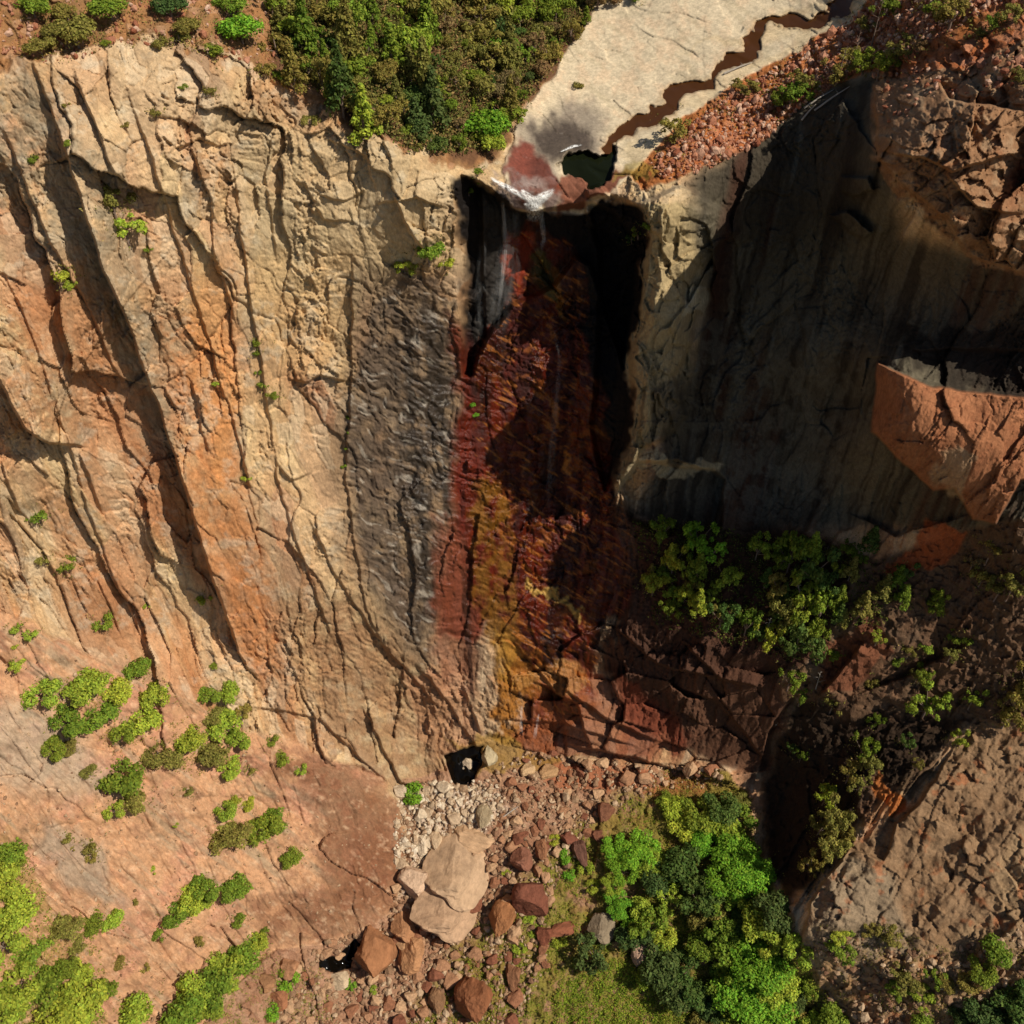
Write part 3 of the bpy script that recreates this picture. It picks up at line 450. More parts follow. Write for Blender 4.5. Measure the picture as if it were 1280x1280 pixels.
ribbon('strand', [(628,250),(632,300),(628,345),(624,380)], [2.5,4,4,3], MF, wf, .5); ribbon('strand', [(676,262),(680,300),(676,312)], [4,4,3], MF, wf, .6)
ribbon('strand', [(690,395),(700,450),(690,560),(684,640)], [2,4,5,5], MM, wf, .8); ribbon('strand', [(640,262),(636,330),(618,420)], [12,18,16], MM, wf, 1.4); ribbon('strand', [(604,300),(600,360),(602,430)], [5,8,8], MM, wf, .9)
lf = tag(empty('waterfall', (0, 0, 0)), 'two short white trickles falling off the ledge at the cliff foot', 'waterfall')
ribbon('strand', [(652,882),(651,905),(652,920)], [1.5,2.5,2.5], MF, lf, .5); ribbon('strand', [(673,892),(671,905),(668,924)], [1.5,2.5,2.5], MF, lf, .5)
sp = ribbon('white_water', [(700,190),(716,183),(728,181)], [1,2.2,1.5], MS, None, .15); tag(sp, 'white riffle of water running into the green pool', 'white water', kind='stuff')
# ------------------------------------------------------------------ foliage
rnd = random.Random(11); rg = np.random.default_rng(5)
ml, t, b = newmat('foliage'); oi = N(t, 'ShaderNodeObjectInfo'); ge = N(t, 'ShaderNodeNewGeometry'); mr = N(t, 'ShaderNodeMapRange'); mr.inputs[3].default_value = .55; mr.inputs[4].default_value = 1.5
t.links.new(ge.outputs['Random Per Island'], mr.inputs[0]); mx = N(t, 'ShaderNodeVectorMath', operation='SCALE'); t.links.new(oi.outputs['Color'], mx.inputs[0]); t.links.new(mr.outputs[0], mx.inputs['Scale'])
hs = N(t, 'ShaderNodeHueSaturation'); m2 = N(t, 'ShaderNodeMapRange'); m2.inputs[3].default_value = .475; m2.inputs[4].default_value = .52; wn = N(t, 'ShaderNodeTexWhiteNoise', noise_dimensions='1D'); t.links.new(ge.outputs['Random Per Island'], wn.inputs['W']); t.links.new(wn.outputs['Value'], m2.inputs[0]); t.links.new(m2.outputs[0], hs.inputs['Hue']); t.links.new(mx.outputs[0], hs.inputs['Color'])
t.links.new(hs.outputs[0], b.inputs['Base Color']); b.inputs['Roughness'].default_value = .75; b.inputs['Specular IOR Level'].default_value = .15
tr = N(t, 'ShaderNodeBsdfTranslucent'); t.links.new(hs.outputs[0], tr.inputs[0]); ms = N(t, 'ShaderNodeMixShader'); ms.inputs[0].default_value = .28; t.links.new(b.outputs[0], ms.inputs[1]); t.links.new(tr.outputs[0], ms.inputs[2]); t.links.new(ms.outputs[0], t.nodes['Material Output'].inputs[0])
mb, t, b = newmat('bark'); n = N(t, 'ShaderNodeTexNoise'); n.inputs['Scale'].default_value = 9; cr = N(t, 'ShaderNodeValToRGB'); cr.color_ramp.elements[0].color = (.10, .06, .04, 1); cr.color_ramp.elements[1].color = (.30, .22, .17, 1); t.links.new(n.outputs[0], cr.inputs[0]); t.links.new(cr.outputs[0], b.inputs['Base Color']); b.inputs['Roughness'].default_value = .9
md2, t, b = newmat('bleached_wood'); n = N(t, 'ShaderNodeTexNoise'); n.inputs['Scale'].default_value = 12; cr = N(t, 'ShaderNodeValToRGB'); cr.color_ramp.elements[0].color = (.22, .18, .15, 1); cr.color_ramp.elements[1].color = (.50, .45, .38, 1); t.links.new(n.outputs[0], cr.inputs[0]); t.links.new(cr.outputs[0], b.inputs['Base Color']); b.inputs['Roughness'].default_value = .9
def leafcloud(cent, rad, n, size, up=.5, flat=.8):
    """n leaf sprays of about `size` spread over and inside lobes; returns verts, faces"""
    cent = np.array(cent); rad = np.array(rad); k = rg.choice(len(cent), n, p=rad**2 / (rad**2).sum()); d = rg.normal(size=(n, 3)); d /= np.linalg.norm(d, axis=1)[:, None]
    d[:, 2] = np.where(rg.random(n) < .6, np.abs(d[:, 2]), d[:, 2]); rr = rad[k] * (.55 + .5 * rg.random(n) ** .6); wob = 1 + .25 * np.sin(d[:, 0] * 5 + k) * np.cos(d[:, 1] * 6 + 2 * k)
    p = cent[k] + d * (rr * wob)[:, None] * np.array([1, 1, flat]); nn = d + rg.normal(size=(n, 3)) * .55 + np.array([0, 0, up]); nn /= np.linalg.norm(nn, axis=1)[:, None]
    a = np.cross(nn, rg.normal(size=(n, 3))); a /= np.linalg.norm(a, axis=1)[:, None]; bb = np.cross(nn, a); sz = (size * (.5 + rg.random(n)))[:, None]; a = a * sz; bb = bb * sz * .62
    v = np.stack([p - a, p - bb * .9 + a * .1, p + a, p + bb], 1).reshape(-1, 3); return v, np.arange(4 * n).reshape(n, 4)
def lobes(kind):
    L, Rr = [], []
    if kind == 'broad':
        for i in range(13): a = rnd.uniform(0, 6.28); q = rnd.random() ** .5 * .72; L.append((q*math.cos(a), q*math.sin(a), .55 + .38 * (1 - q*q) * rnd.uniform(.6, 1.1))); Rr.append(rnd.uniform(.24, .42))
    if kind == 'loose':
        for i in range(16): a = rnd.uniform(0, 6.28); q = rnd.random() ** .5 * .85; L.append((q*math.cos(a), q*math.sin(a), rnd.uniform(.35, 1.1))); Rr.append(rnd.uniform(.13, .27))
    if kind == 'shrub':
        for i in range(9): a = rnd.uniform(0, 6.28); q = rnd.random() ** .5 * .7; L.append((q*math.cos(a), q*math.sin(a), .22 + .25 * rnd.random())); Rr.append(rnd.uniform(.2, .38))
    if kind == 'conifer':
        for i in range(26): h = (i / 26) ** .9; a = i * 2.4 + rnd.uniform(-.4, .4); q = (1 - h) * .62 * rnd.uniform(.6, 1.1); L.append((q*math.cos(a), q*math.sin(a), .35 + h * 2.0)); Rr.append(.12 + .2 * (1 - h))
    return L, Rr
def tube(V_, F_, p0, p1, r0, r1, sides=6):
    p0 = np.array(p0, float); p1 = np.array(p1, float); d = p1 - p0; d /= np.linalg.norm(d) + 1e-9; a = np.cross(d, [.3, .9, .2]); a /= np.linalg.norm(a) + 1e-9; b_ = np.cross(d, a); k = len(V_)
    for p, r in ((p0, r0), (p1, r1)):
        for i in range(sides): an = 6.2832 * i / sides; V_.append(p + (a * math.cos(an) + b_ * math.sin(an)) * r)
    for i in range(sides): j = (i + 1) % sides; F_.append((k+i, k+j, k+sides+j, k+sides+i))
PROTO = {}
for kind, cnt, nl, sz in (('broad', 5, 2600, .062), ('loose', 5, 1500, .06), ('shrub', 5, 1100, .07), ('conifer', 4, 1900, .075), ('big', 3, 7000, .036)):
    for c in range(cnt):
        L, Rr = lobes('broad' if kind == 'big' else kind)
        if kind == 'big':
            L2, R2 = lobes('broad'); L += [(x*1.05, y*1.05, z*.85) for x, y, z in L2]; Rr += R2; Rr = [r * .75 for r in Rr]
        v, f = leafcloud(L, Rr, nl, sz); me = mk('crown', v, f, ml, smooth=False); me_ = me.data; bpy.data.objects.remove(me)
        TV, TF = [], []; top = .6 if kind != 'conifer' else 1.9; lean = (rnd.uniform(-.12, .12), rnd.uniform(-.12, .12)); tube(TV, TF, (0, 0, -.45), (lean[0]*.5, lean[1]*.5, top*.4), .07, .05); tube(TV, TF, (lean[0]*.5, lean[1]*.5, top*.4), (lean[0], lean[1], top), .05, .02)
        for i in range(0, len(L), 2): h = min(L[i][2] * .7, top*.9); tube(TV, TF, (lean[0]*h, lean[1]*h, h*.6), L[i], .026, .008, 4)
        tm = mk('trunk', TV, TF, mb); tm_ = tm.data; bpy.data.objects.remove(tm); PROTO.setdefault(kind, []).append((me_, tm_))
TREES = []
def plant(kind, u, v, r, col, label, cat, group=None, name=None, tall=1.0, trunk=True):
    """u, v: where the crown stands; r: crown radius (as seen at that range); the base is put on the ground below it"""
    t0 = float(T[int(np.clip((v - V0) / STEP, 0, NV-1)), int(np.clip((u - U0) / STEP, 0, NU-1))]); px = t0 / F; rad = r * px * 1.28
    th = PITCH + math.atan((v - 640) / F); hc = rad * tall * ({'conifer': 1.1, 'shrub': .25}.get(kind, .62)); vb = v + hc * math.cos(th) / px
    P = at_px(u, vb); o = empty(name or {'conifer': 'pine_tree', 'shrub': 'shrub'}.get(kind, 'tree'), P.tolist(), rnd.uniform(0, 6.28)); tag(o, label, cat, group)
    cm, tm = rnd.choice(PROTO[kind]); c = bpy.data.objects.new('crown', cm); C.objects.link(c); c.parent = o; c.scale = (rad * rnd.uniform(.92, 1.1), rad * rnd.uniform(.92, 1.1), rad * tall)
    j = rnd.uniform(.85, 1.18); rgb = hx(col) * j; c.color = (float(rgb[0]) * rnd.uniform(.9, 1.12), float(rgb[1]), float(rgb[2]), 1)
    if trunk: tr_ = bpy.data.objects.new('trunk', tm); C.objects.link(tr_); tr_.parent = o; tr_.scale = c.scale
    TREES.append((u, v, r)); REG.append((u, v, o)); return o
G1, G2, G3, G4, OL, BR, DK, YG = '74862c', '98a83a', '566c30', '76a22e', '867f3c', '86724a', '4e6030', 'a0a838'
WORD = {G1: 'green', G2: 'light green', G3: 'deep green', G4: 'bright green', OL: 'olive', BR: 'brownish', DK: 'dark green', YG: 'yellow-green'}
REG = []
def clump(where, kind, items, group, tall=1.0):
    items = sorted(items); n = len(items); cat = {'shrub': 'shrub', 'conifer': 'tree'}.get(kind, 'tree'); w_ = {'shrub': 'shrub', 'conifer': 'conifer', 'loose': 'loose tree', 'broad': 'tree', 'big': 'tree'}[kind]
    for i, (u, v, r, c) in enumerate(items):
        size = 'small ' if r < 11 else 'large ' if r > 22 else ''
        lab = f"{size}{WORD[c]} {w_} {where}"
        plant(kind, u, v, r, c, lab, cat, group, tall=tall)
clump('at the rim in the top left corner', 'broad', [(45,10,17,G1),(85,18,15,OL),(100,42,24,OL),(55,60,16,OL),(72,40,14,OL)], 'trees along the left rim')
clump('on the left rim above the cliff columns', 'broad', [(140,10,20,G1),(215,12,18,DK),(235,34,14,OL),(290,8,17,G1),(304,38,23,G4)], 'trees along the left rim')
clump('at the edge of the left cliff top', 'shrub', [(133,55,8,G1),(200,55,11,OL),(262,68,16,G1),(226,50,12,OL),(330,88,12,OL),(355,96,13,G1)], 'shrubs along the left rim')
clump('growing from cracks high on the left cliff', 'shrub', [(42,200,7,G1),(84,180,6,G1),(82,131,6,OL),(155,158,6,OL),(195,142,7,OL),(229,110,6,G1),(262,115,8,OL),(388,153,12,OL)], 'shrubs in cracks of the left cliff')
plant('loose', 146, 255, 26, OL, 'olive tree leaning out of the dark gully high on the left cliff', 'tree', 'trees on the cliff face', tall=1.2); plant('loose', 158, 282, 20, G2, 'light green tree just below the olive tree in the left gully', 'tree', 'trees on the cliff face')
clump('below the gully tree on the left cliff', 'shrub', [(80,345,14,G2),(186,312,6,G1),(88,358,9,G2)], 'shrubs in cracks of the left cliff')
clump('on the crack line right of the orange column', 'shrub', [(320,428,8,G1),(322,440,7,G1),(330,482,7,G1),(341,494,8,G1),(270,480,5,G2),(309,597,6,G2),(322,466,5,G1)], 'shrubs in cracks of the left cliff')
clump('in the narrow crack beside the dark varnished buttress', 'shrub', [(434,540,4,G1),(433,560,4,G1),(430,582,5,G1),(436,522,4,G1)], 'shrubs in cracks of the left cliff')
plant('broad', 536, 312, 18, G1, 'green bushy tree on top of the dark varnished buttress', 'tree', 'trees on the cliff face'); plant('loose', 506, 332, 15, G2, 'light green bush hanging left of the buttress tree', 'shrub', 'shrubs beside the falls'); plant('shrub', 556, 330, 10, YG, 'yellow-green bush right of the buttress tree', 'shrub', 'shrubs beside the falls')
clump('in the corner left of the waterfall lip', 'shrub', [(597,215,7,G1),(586,240,6,G1),(600,228,6,G2)], 'shrubs beside the falls'); clump('clinging beside the red stained wall', 'shrub', [(590,505,6,G4),(594,519,5,G4)], 'shrubs beside the falls')
clump('on the dark wall left of the tan buttress', 'shrub', [(798,292,10,G1),(812,284,8,G1),(790,300,8,G3)], 'shrubs beside the falls')
clump('low on the left cliff above the pink slope', 'shrub', [(48,645,14,G1),(57,698,10,OL),(85,707,12,G1),(130,778,14,G1),(184,757,5,G2),(256,748,10,G2),(268,833,6,G1)], 'shrubs at the foot of the left cliff')
clump('at the left edge below the cliff foot', 'shrub', [(20,785,9,G2),(40,793,10,G2),(22,832,11,G2),(20,808,5,G2)], 'shrubs on the rock slope')
clump('in the upper bushes of the pink slope', 'broad', [(60,868,21,G2),(88,900,22,G1),(112,858,22,G2),(127,898,21,G1),(150,866,18,G2),(176,838,16,G1),(182,905,22,G2),(200,872,20,G2),(200,940,20,OL),(158,915,15,G1)], 'bushes on the rock slope')
clump('among the pink slope bushes, right half', 'broad', [(242,925,18,G2),(224,948,13,OL),(268,945,20,OL),(290,958,16,G2),(262,870,13,G1),(290,866,14,G2),(285,905,20,G2),(300,925,14,G2),(270,895,12,OL),(306,890,9,OL)], 'bushes on the rock slope')
clump('at the right edge of the pink slope bushes', 'shrub', [(340,925,10,G1),(352,948,12,G1),(377,962,8,G2),(312,962,7,OL),(235,988,8,OL)], 'shrubs on the rock slope')
clump('in the clump in the middle of the rock slope', 'broad', [(72,937,16,G1),(90,935,10,OL),(155,975,26,G1),(146,1012,14,G2),(172,1002,15,OL),(112,965,9,OL)], 'bushes on the rock slope')
clump('on the bare middle of the rock slope', 'shrub', [(85,1048,8,OL),(112,1058,11,OL),(115,1072,8,OL),(193,1088,6,G2),(220,1032,4,G2),(92,1060,5,OL),(167,1130,6,OL)], 'shrubs on the rock slope')
clump('beside the curved crack on the rock slope', 'broad', [(290,1050,20,OL),(330,1038,20,G1),(346,1028,16,G1),(283,1015,12,G2),(365,1072,12,G1),(296,1110,15,G1),(312,1005,9,YG),(295,1000,7,YG)], 'bushes on the rock slope')
clump('in the diagonal clump below the curved crack', 'broad', [(228,1142,16,G1),(240,1125,18,G2),(258,1112,18,G1),(250,1132,14,G2)], 'bushes on the rock slope')
clump('low on the rock slope near the brown stain', 'shrub', [(300,1152,9,G1),(200,1170,8,G1),(250,1178,7,OL),(182,1210,6,OL),(200,1165,5,G2),(330,1168,7,G1)], 'shrubs on the rock slope')
clump('in the left edge thicket', 'broad', [(15,1065,22,G1),(5,1105,22,G2),(30,1140,24,G2),(8,1180,26,G2),(45,1195,22,G1),(28,1235,26,G2),(10,1275,28,G2),(60,1240,24,G1),(20,1082,14,G1)], 'bushes in the lower left thicket')
clump('right of the left edge thicket', 'broad', [(85,1165,17,OL),(118,1155,16,G1),(144,1152,13,G2),(100,1245,30,G2),(70,1280,26,G2),(85,1210,15,G1),(130,1240,17,G1),(110,1275,22,G2),(150,1205,8,OL),(100,1180,12,OL)], 'bushes in the lower left thicket')
clump('in the long green bank above the gorge creek', 'broad', [(175,1270,22,G2),(235,1270,24,G1),(245,1245,22,G2),(268,1235,22,G1),(285,1215,22,G2),(308,1195,22,G1),(322,1180,14,G2),(262,1262,18,G1),(225,1288,18,G2)], 'bushes on the bank above the gorge creek')
clump('on the stony strip beside the gorge creek', 'shrub', [(360,1225,14,G4),(341,1265,12,G4),(438,1232,8,G4),(515,993,15,G4),(466,1238,6,G2),(350,1215,8,G1)], 'shrubs by the gorge creek')
# clifftop forest: packed crowns; each stretch shares a label because its crowns cannot be told apart
def inpoly(p, x, y):
    c = False; n = len(p)
    for i in range(n):
        (x0, y0), (x1, y1) = p[i], p[(i+1) % n]
        if (y0 > y) != (y1 > y) and x < (x1-x0)*(y-y0)/(y1-y0)+x0: c = not c
    return c
def scatter(poly, n, dmin, tries=9000):
    pts = []; xs = [p[0] for p in poly]; ys = [p[1] for p in poly]
    for _ in range(tries):
        x = rnd.uniform(min(xs), max(xs)); y = rnd.uniform(min(ys), max(ys))
        if inpoly(poly, x, y) and all((x-a)**2 + (y-b_)**2 > dmin**2 for a, b_ in pts): pts.append((x, y))
        if len(pts) >= n: break
    return pts
forest = [(332,-30),(345,60),(372,98),(430,128),(470,160),(510,185),(560,190),(612,188),(640,150),(662,118),(690,85),(705,55),(735,20),(770,-30)]
for (x, y) in scatter(forest, 138, 16):
    d = fbm(np.array([x / 60.]), np.array([y / 60.]), 3, 2)[0]
    edge = x > 650 or y > 130; c = rnd.choice([G1, G1, G3, DK, OL]) if d < .05 else rnd.choice([G1, G2, OL, G1, OL]); c = BR if rnd.random() < (.14 if edge else .04) else c
    part_ = 'at the slickrock edge of the clifftop forest' if x > 640 - .5 * y + 20 else 'along the cliff edge of the clifftop forest' if y > 95 + .3 * (x - 400) else 'in the left part of the clifftop forest' if x < 460 else 'in the middle of the clifftop forest'
    kd = rnd.choice(['broad', 'loose', 'shrub', 'loose', 'conifer']); rr_ = rnd.choice([8, 10, 12, 15, 18, 22]) * rnd.uniform(.9, 1.1) * (.85 if edge else 1)
    sz_ = 'small' if rr_ < 13.5 else 'full' if rr_ > 16.5 else 'medium'
    plant(kd, x, y, rr_, c, f"{sz_} {WORD[c]} tree {part_}", 'tree', 'trees of the clifftop forest', tall=rnd.uniform(.9, 1.5), name='pine_tree' if kd == 'conifer' else 'tree')
plant('broad', 606, 160, 24, G4, 'bright green round tree at the low corner of the clifftop forest', 'tree', 'trees of the clifftop forest')
plant('broad', 610, 178, 18, G2, 'light green tree overhanging the falls corner of the clifftop forest', 'tree', 'trees of the clifftop forest'); plant('broad', 632, 60, 18, G4, 'bright green tree in the middle of the clifftop forest', 'tree', 'trees of the clifftop forest')
clump('on the pale slickrock above the falls', 'shrub', [(722,108,7,OL),(770,0,12,BR),(795,-5,12,G1)], 'shrubs by the creek')
clump('on the orange rubble beside the creek', 'loose', [(842,163,19,OL),(930,110,14,OL),(988,118,20,G1),(1002,105,18,OL),(972,128,14,G1)], 'bushes on the orange rubble')
clump('above the dark right cliff rim', 'loose', [(1042,92,18,OL),(1060,75,14,OL),(1078,80,18,G1),(1098,82,18,G2),(1120,70,16,OL),(1148,58,12,BR),(1130,50,9,OL)], 'bushes above the right rim')
clump('in the top right corner', 'loose', [(1105,12,18,G1),(1078,35,12,OL),(1185,22,22,OL),(1170,12,14,G1),(1240,30,12,G1),(1265,18,15,OL),(1220,45,10,OL),(1275,95,12,OL)], 'bushes in the top right corner')
# ledge below the right cliff
clump('at the foot of the dark bay', 'loose', [(870,672,18,G4),(885,688,16,G4),(862,712,15,G2),(840,700,16,YG),(825,665,14,G1),(905,720,14,G2),(945,685,14,G2),(815,730,16,YG),(855,742,13,YG),(835,760,14,G1),(900,770,16,G3),(882,745,13,G1)], 'trees under the dark bay', 1.7)
clump('in the main stand on the right ledge', 'loose', [(985,690,20,G1),(1010,712,22,G3),(1000,745,24,G1),(972,735,16,OL),(1022,760,18,G1),(990,795,26,G3),(1010,790,18,G1),(955,795,16,YG),(930,780,15,G1),(975,765,18,OL),(1030,735,13,G3)], 'trees on the right ledge', 1.9)
clump('on the ledge below the orange block', 'conifer', [(1084,675,14,G3),(1060,712,13,OL),(1046,745,12,G1),(1100,735,14,OL),(1118,722,12,G1),(1075,755,13,OL),(1125,745,12,G1),(1165,752,13,G1),(1050,772,10,OL)], 'conifers on the right ledge', 1.15)
clump('at the right edge below the orange block', 'loose', [(1235,685,16,OL),(1222,722,16,OL),(1262,728,18,OL),(1245,735,14,OL),(1195,800,12,G1),(1215,700,10,BR),(1290,715,16,OL)], 'trees at the right edge', 1.5)
clump('around the brown rock slabs on the right', 'loose', [(985,850,14,G1),(1000,868,12,G1),(1038,880,12,OL),(1155,880,19,G2),(1148,845,12,G1),(1085,855,9,OL),(1213,873,12,G2),(1265,870,24,OL),(1255,895,16,OL),(1280,850,18,OL)], 'trees around the right slabs', 1.6)
clump('in the shaded ravine on the right', 'loose', [(1000,945,8,G1),(988,935,7,G3),(1075,935,14,G1),(1084,955,12,OL),(1130,930,9,G3),(1144,957,7,OL),(1195,925,10,G2),(1058,968,13,OL),(1070,982,11,OL),(1092,902,9,G1)], 'trees in the ravine', 1.8)
clump('on the outer lip of the ravine', 'loose', [(1028,998,13,YG),(1038,1025,20,OL),(1022,1035,14,OL),(1032,1060,20,OL),(1012,1082,13,OL),(1045,1048,14,OL)], 'trees on the ravine lip', 1.6)
clump('below the grey spur', 'loose', [(1050,1185,18,G1),(1045,1170,12,G2),(1108,1172,14,OL),(1128,1225,18,OL),(1150,1250,14,YG),(1165,1222,13,G1),(1118,1240,12,G1),(1085,1165,10,OL)], 'bushes below the spur')
clump('along the bottom right edge', 'broad', [(1240,1192,18,G1),(1222,1215,16,G1),(1208,1228,12,OL),(1262,1262,24,G3),(1225,1272,20,DK),(1195,1275,16,DK),(1285,1245,18,G3),(1250,1285,20,DK),(1180,1230,10,OL),(1150,1285,14,G1)], 'bushes along the bottom right edge')
# gorge forest
clump('in the bright stand of the gorge forest', 'big', [(922,1078,32,G4),(905,1105,28,G4),(940,1098,26,G4),(880,1055,20,G4)], 'trees of the gorge forest')
clump('in the bright lower stand of the gorge forest', 'big', [(948,1205,36,G4),(925,1240,34,G4),(965,1235,30,G2),(955,1268,32,G4)], 'trees of the gorge forest')
clump('in the upper left of the gorge forest', 'big', [(798,1062,24,G4),(778,1085,20,G4),(770,1062,18,G4),(812,1080,20,G2),(770,1130,17,G4),(790,1160,14,G4),(765,1105,14,G2)], 'trees of the gorge forest')
clump('at the top of the gorge forest', 'broad', [(898,1010,20,G3),(920,1022,18,G1),(870,1018,20,G1),(905,1035,18,G2),(850,1035,16,YG),(838,1010,14,YG),(925,1000,10,OL),(830,1000,10,G1)], 'trees of the gorge forest')
gf_ = [(740,1180),(770,1150),(800,1120),(830,1060),(860,1060),(880,1110),(960,1110),(985,1150),(1005,1190),(1040,1270),(1040,1300),(870,1300),(830,1260),(780,1200),(730,1195)]
for (x, y) in scatter(gf_, 46, 17):
    if any((x-a)**2 + (y-b_)**2 < (.55*r)**2 for a, b_, r in TREES if r > 25): continue
    c = rnd.choice([G3, G1, DK, G1, G2, OL]); kd = rnd.choice(['broad', 'loose', 'broad']); rr_ = rnd.uniform(13, 24); side = 'left' if x < 860 else 'middle' if x < 940 else 'right'
    plant(kd, x, y, rr_, c, f"{'small' if rr_ < 15 else 'full' if rr_ > 18.5 else 'medium'} {WORD[c]} tree in the {side} of the {'lower' if y > 1190 else 'upper'} gorge forest", 'tree', 'trees of the gorge forest', tall=1.15)
clump('scattered over the rubble left of the gorge forest', 'shrub', [(705,1072,9,G4),(712,1095,8,G4),(730,1085,10,YG),(660,1150,7,G2),(700,1180,9,YG),(650,1185,8,YG),(596,1190,7,G2),(632,1090,6,YG),(668,1165,9,G2),(740,1108,9,YG),(692,1050,7,YG)], 'shrubs on the gorge rubble')
lp = [(800,655),(900,665),(1000,670),(1090,690),(1190,740),(1215,800),(1160,860),(1080,800),(1020,830),(940,810),(860,790),(815,740)]
for (x, y) in scatter(lp, 34, 17):
    c = rnd.choice([G1, OL, G1, G2, YG, G3]); rr_ = rnd.uniform(8, 14)
    plant(rnd.choice(['loose', 'shrub', 'conifer']), x, y, rr_, c, f"{'small' if rr_ < 11 else 'medium'} {WORD[c]} bush scattered over the right ledge", 'shrub', 'bushes scattered on the right ledge', name='shrub', tall=1.3)
# bare trees and fallen wood
def snag(u, v, h, label, cat='dead tree', lean=(0, 0), mat=None):
    P = at_px(u, v); V_, F_ = [], []; top = np.array([lean[0]*h, lean[1]*h, h]); tube(V_, F_, (0, 0, -.3), top * .5, .035*h**.5+.05, .05, 7); tube(V_, F_, top * .5, top, .05, .015, 6)
    for i in range(9): q = .35 + .6 * i / 9; a = i * 2.4; b0 = top * q; L = h * .3 * (1.1 - q); b1 = b0 + np.array([math.cos(a) * L, math.sin(a) * L, L * .5]); tube(V_, F_, b0, b1, .028, .01, 4); tube(V_, F_, (b0 + b1) / 2, (b0 + b1) / 2 + np.array([math.cos(a + .9) * L * .5, math.sin(a + .9) * L * .5, L * .4]), .016, .006, 3)
    o = mk('dead_tree' if cat == 'dead tree' else 'fallen_log', V_, F_, mat or md2); o.location = P.tolist(); tag(o, label, cat, 'bare wood'); return o
snag(1088, 62, 6.2, 'tall bare reddish trunk above the right rim', mat=mb); snag(1065, 84, 4.6, 'shorter bare reddish trunk left of the tall one', mat=mb); snag(1046, 98, 4.2, 'leaning bare trunk beside the olive bushes on the right rim', lean=(.1, 0), mat=mb); snag(1020, 860, 4.5, 'bleached dead tree beside the brown slab on the right', lean=(-.05, 0)); snag(958, 790, 3.5, 'grey leafless tree among the shaded trees of the ledge'); snag(1000, 745, 3.6, 'bare grey tree in the main stand on the ledge', lean=(-.3, 0)); snag(970, 905, 3.0, 'pale dead branch leaning in the shade below the ledge', lean=(.5, 0))
for k, (a, b_) in enumerate([((1005,135),(1042,112)), ((1018,138),(1062,108)), ((1002,150),(1020,130)), ((628,1022),(648,1008)), ((905,92),(940,78))]):
    p0 = at_px(*a, .35); p1 = at_px(*b_, .35); V_, F_ = [], []; tube(V_, F_, p0, (p0+p1)/2 + np.array([0, 0, .1]), .13, .11, 7); tube(V_, F_, (p0+p1)/2 + np.array([0, 0, .1]), p1, .11, .04, 7); m_ = (p0+p1)/2; tube(V_, F_, m_, m_ + np.array([.5, .4, .35]), .04, .015, 4); tube(V_, F_, p0*.3+p1*.7, p0*.3+p1*.7 + np.array([-.4, .3, .3]), .035, .012, 4)
    tag(mk('fallen_log', V_, F_, md2), ['bleached log lying lowest on the right rim', 'longest bleached log on the right rim', 'short bleached log at the left end of the rim logs', 'pale stick lying on the gorge rubble', 'bleached branch on the orange rubble by the creek'][k], 'log', 'bare wood')
# ------------------------------------------------------------------ boulders and rubble
def rockmesh(name, seed, sub=3, mat=None):
    import bmesh
    r_ = np.random.default_rng(seed); bm = bmesh.new(); bmesh.ops.create_icosphere(bm, subdivisions=sub, radius=1); v = np.array([x.co[:] for x in bm.verts]); pl_ = r_.normal(size=(17, 3)); pl_ /= np.linalg.norm(pl_, axis=1)[:, None]; dd = r_.uniform(.5, .84, 17)
    for p, d in zip(pl_, dd): q = v @ p; v = v - np.maximum(q - d, 0)[:, None] * p * .97
    bb_ = (fbm(v[:, 0] * 2.2 + seed * 3 + v[:, 2], v[:, 1] * 2.2 + v[:, 2] * 1.7, 5, seed % 8, .6) if sub > 2 else 0 * v[:, 0]); v = v * (1 + .17 * bb_[:, None]) 
    for x, c in zip(bm.verts, v): x.co = c
    me = bpy.data.meshes.new(name); bm.to_mesh(me); bm.free(); me.materials.append(mat); return me
def stone_mat(name, ramp):
    m, t, b = newmat(name); oi = N(t, 'ShaderNodeObjectInfo'); tc = N(t, 'ShaderNodeTexCoord'); n = N(t, 'ShaderNodeTexNoise'); n.inputs['Scale'].default_value = 2.6; n.inputs['Detail'].default_value = 10; n.inputs['Roughness'].default_value = .78; t.links.new(tc.outputs['Object'], n.inputs['Vector'])
    r = N(t, 'ShaderNodeMapRange'); r.inputs[1].default_value = .3; r.inputs[2].default_value = .7; r.inputs[3].default_value = .5; r.inputs[4].default_value = 1.3; t.links.new(n.outputs[0], r.inputs[0]); s_ = N(t, 'ShaderNodeVectorMath', operation='SCALE'); t.links.new(r.outputs[0], s_.inputs['Scale'])
    if ramp:
        g = N(t, 'ShaderNodeNewGeometry'); c_ = N(t, 'ShaderNodeValToRGB'); e = c_.color_ramp.elements; e[0].color = (*hx(ramp[0]).tolist(), 1); e[1].color = (*hx(ramp[1]).tolist(), 1); e.new(.5).color = (*hx(ramp[2]).tolist(), 1); t.links.new(g.outputs['Random Per Island'], c_.inputs[0]); t.links.new(c_.outputs[0], s_.inputs[0])
    else: t.links.new(oi.outputs['Color'], s_.inputs[0])
    t.links.new(s_.outputs[0], b.inputs['Base Color']); b.inputs['Roughness'].default_value = .92; b.inputs['Specular IOR Level'].default_value = .2; bp_ = N(t, 'ShaderNodeBump'); bp_.inputs['Strength'].default_value = .8; bp_.inputs['Distance'].default_value = .25; t.links.new(n.outputs[0], bp_.inputs['Height']); t.links.new(bp_.outputs[0], b.inputs['Normal']); return m
MB = stone_mat('boulder_stone', None); RM = [rockmesh('boulder', 30 + i, 5, MB) for i in range(9)]
BO = []
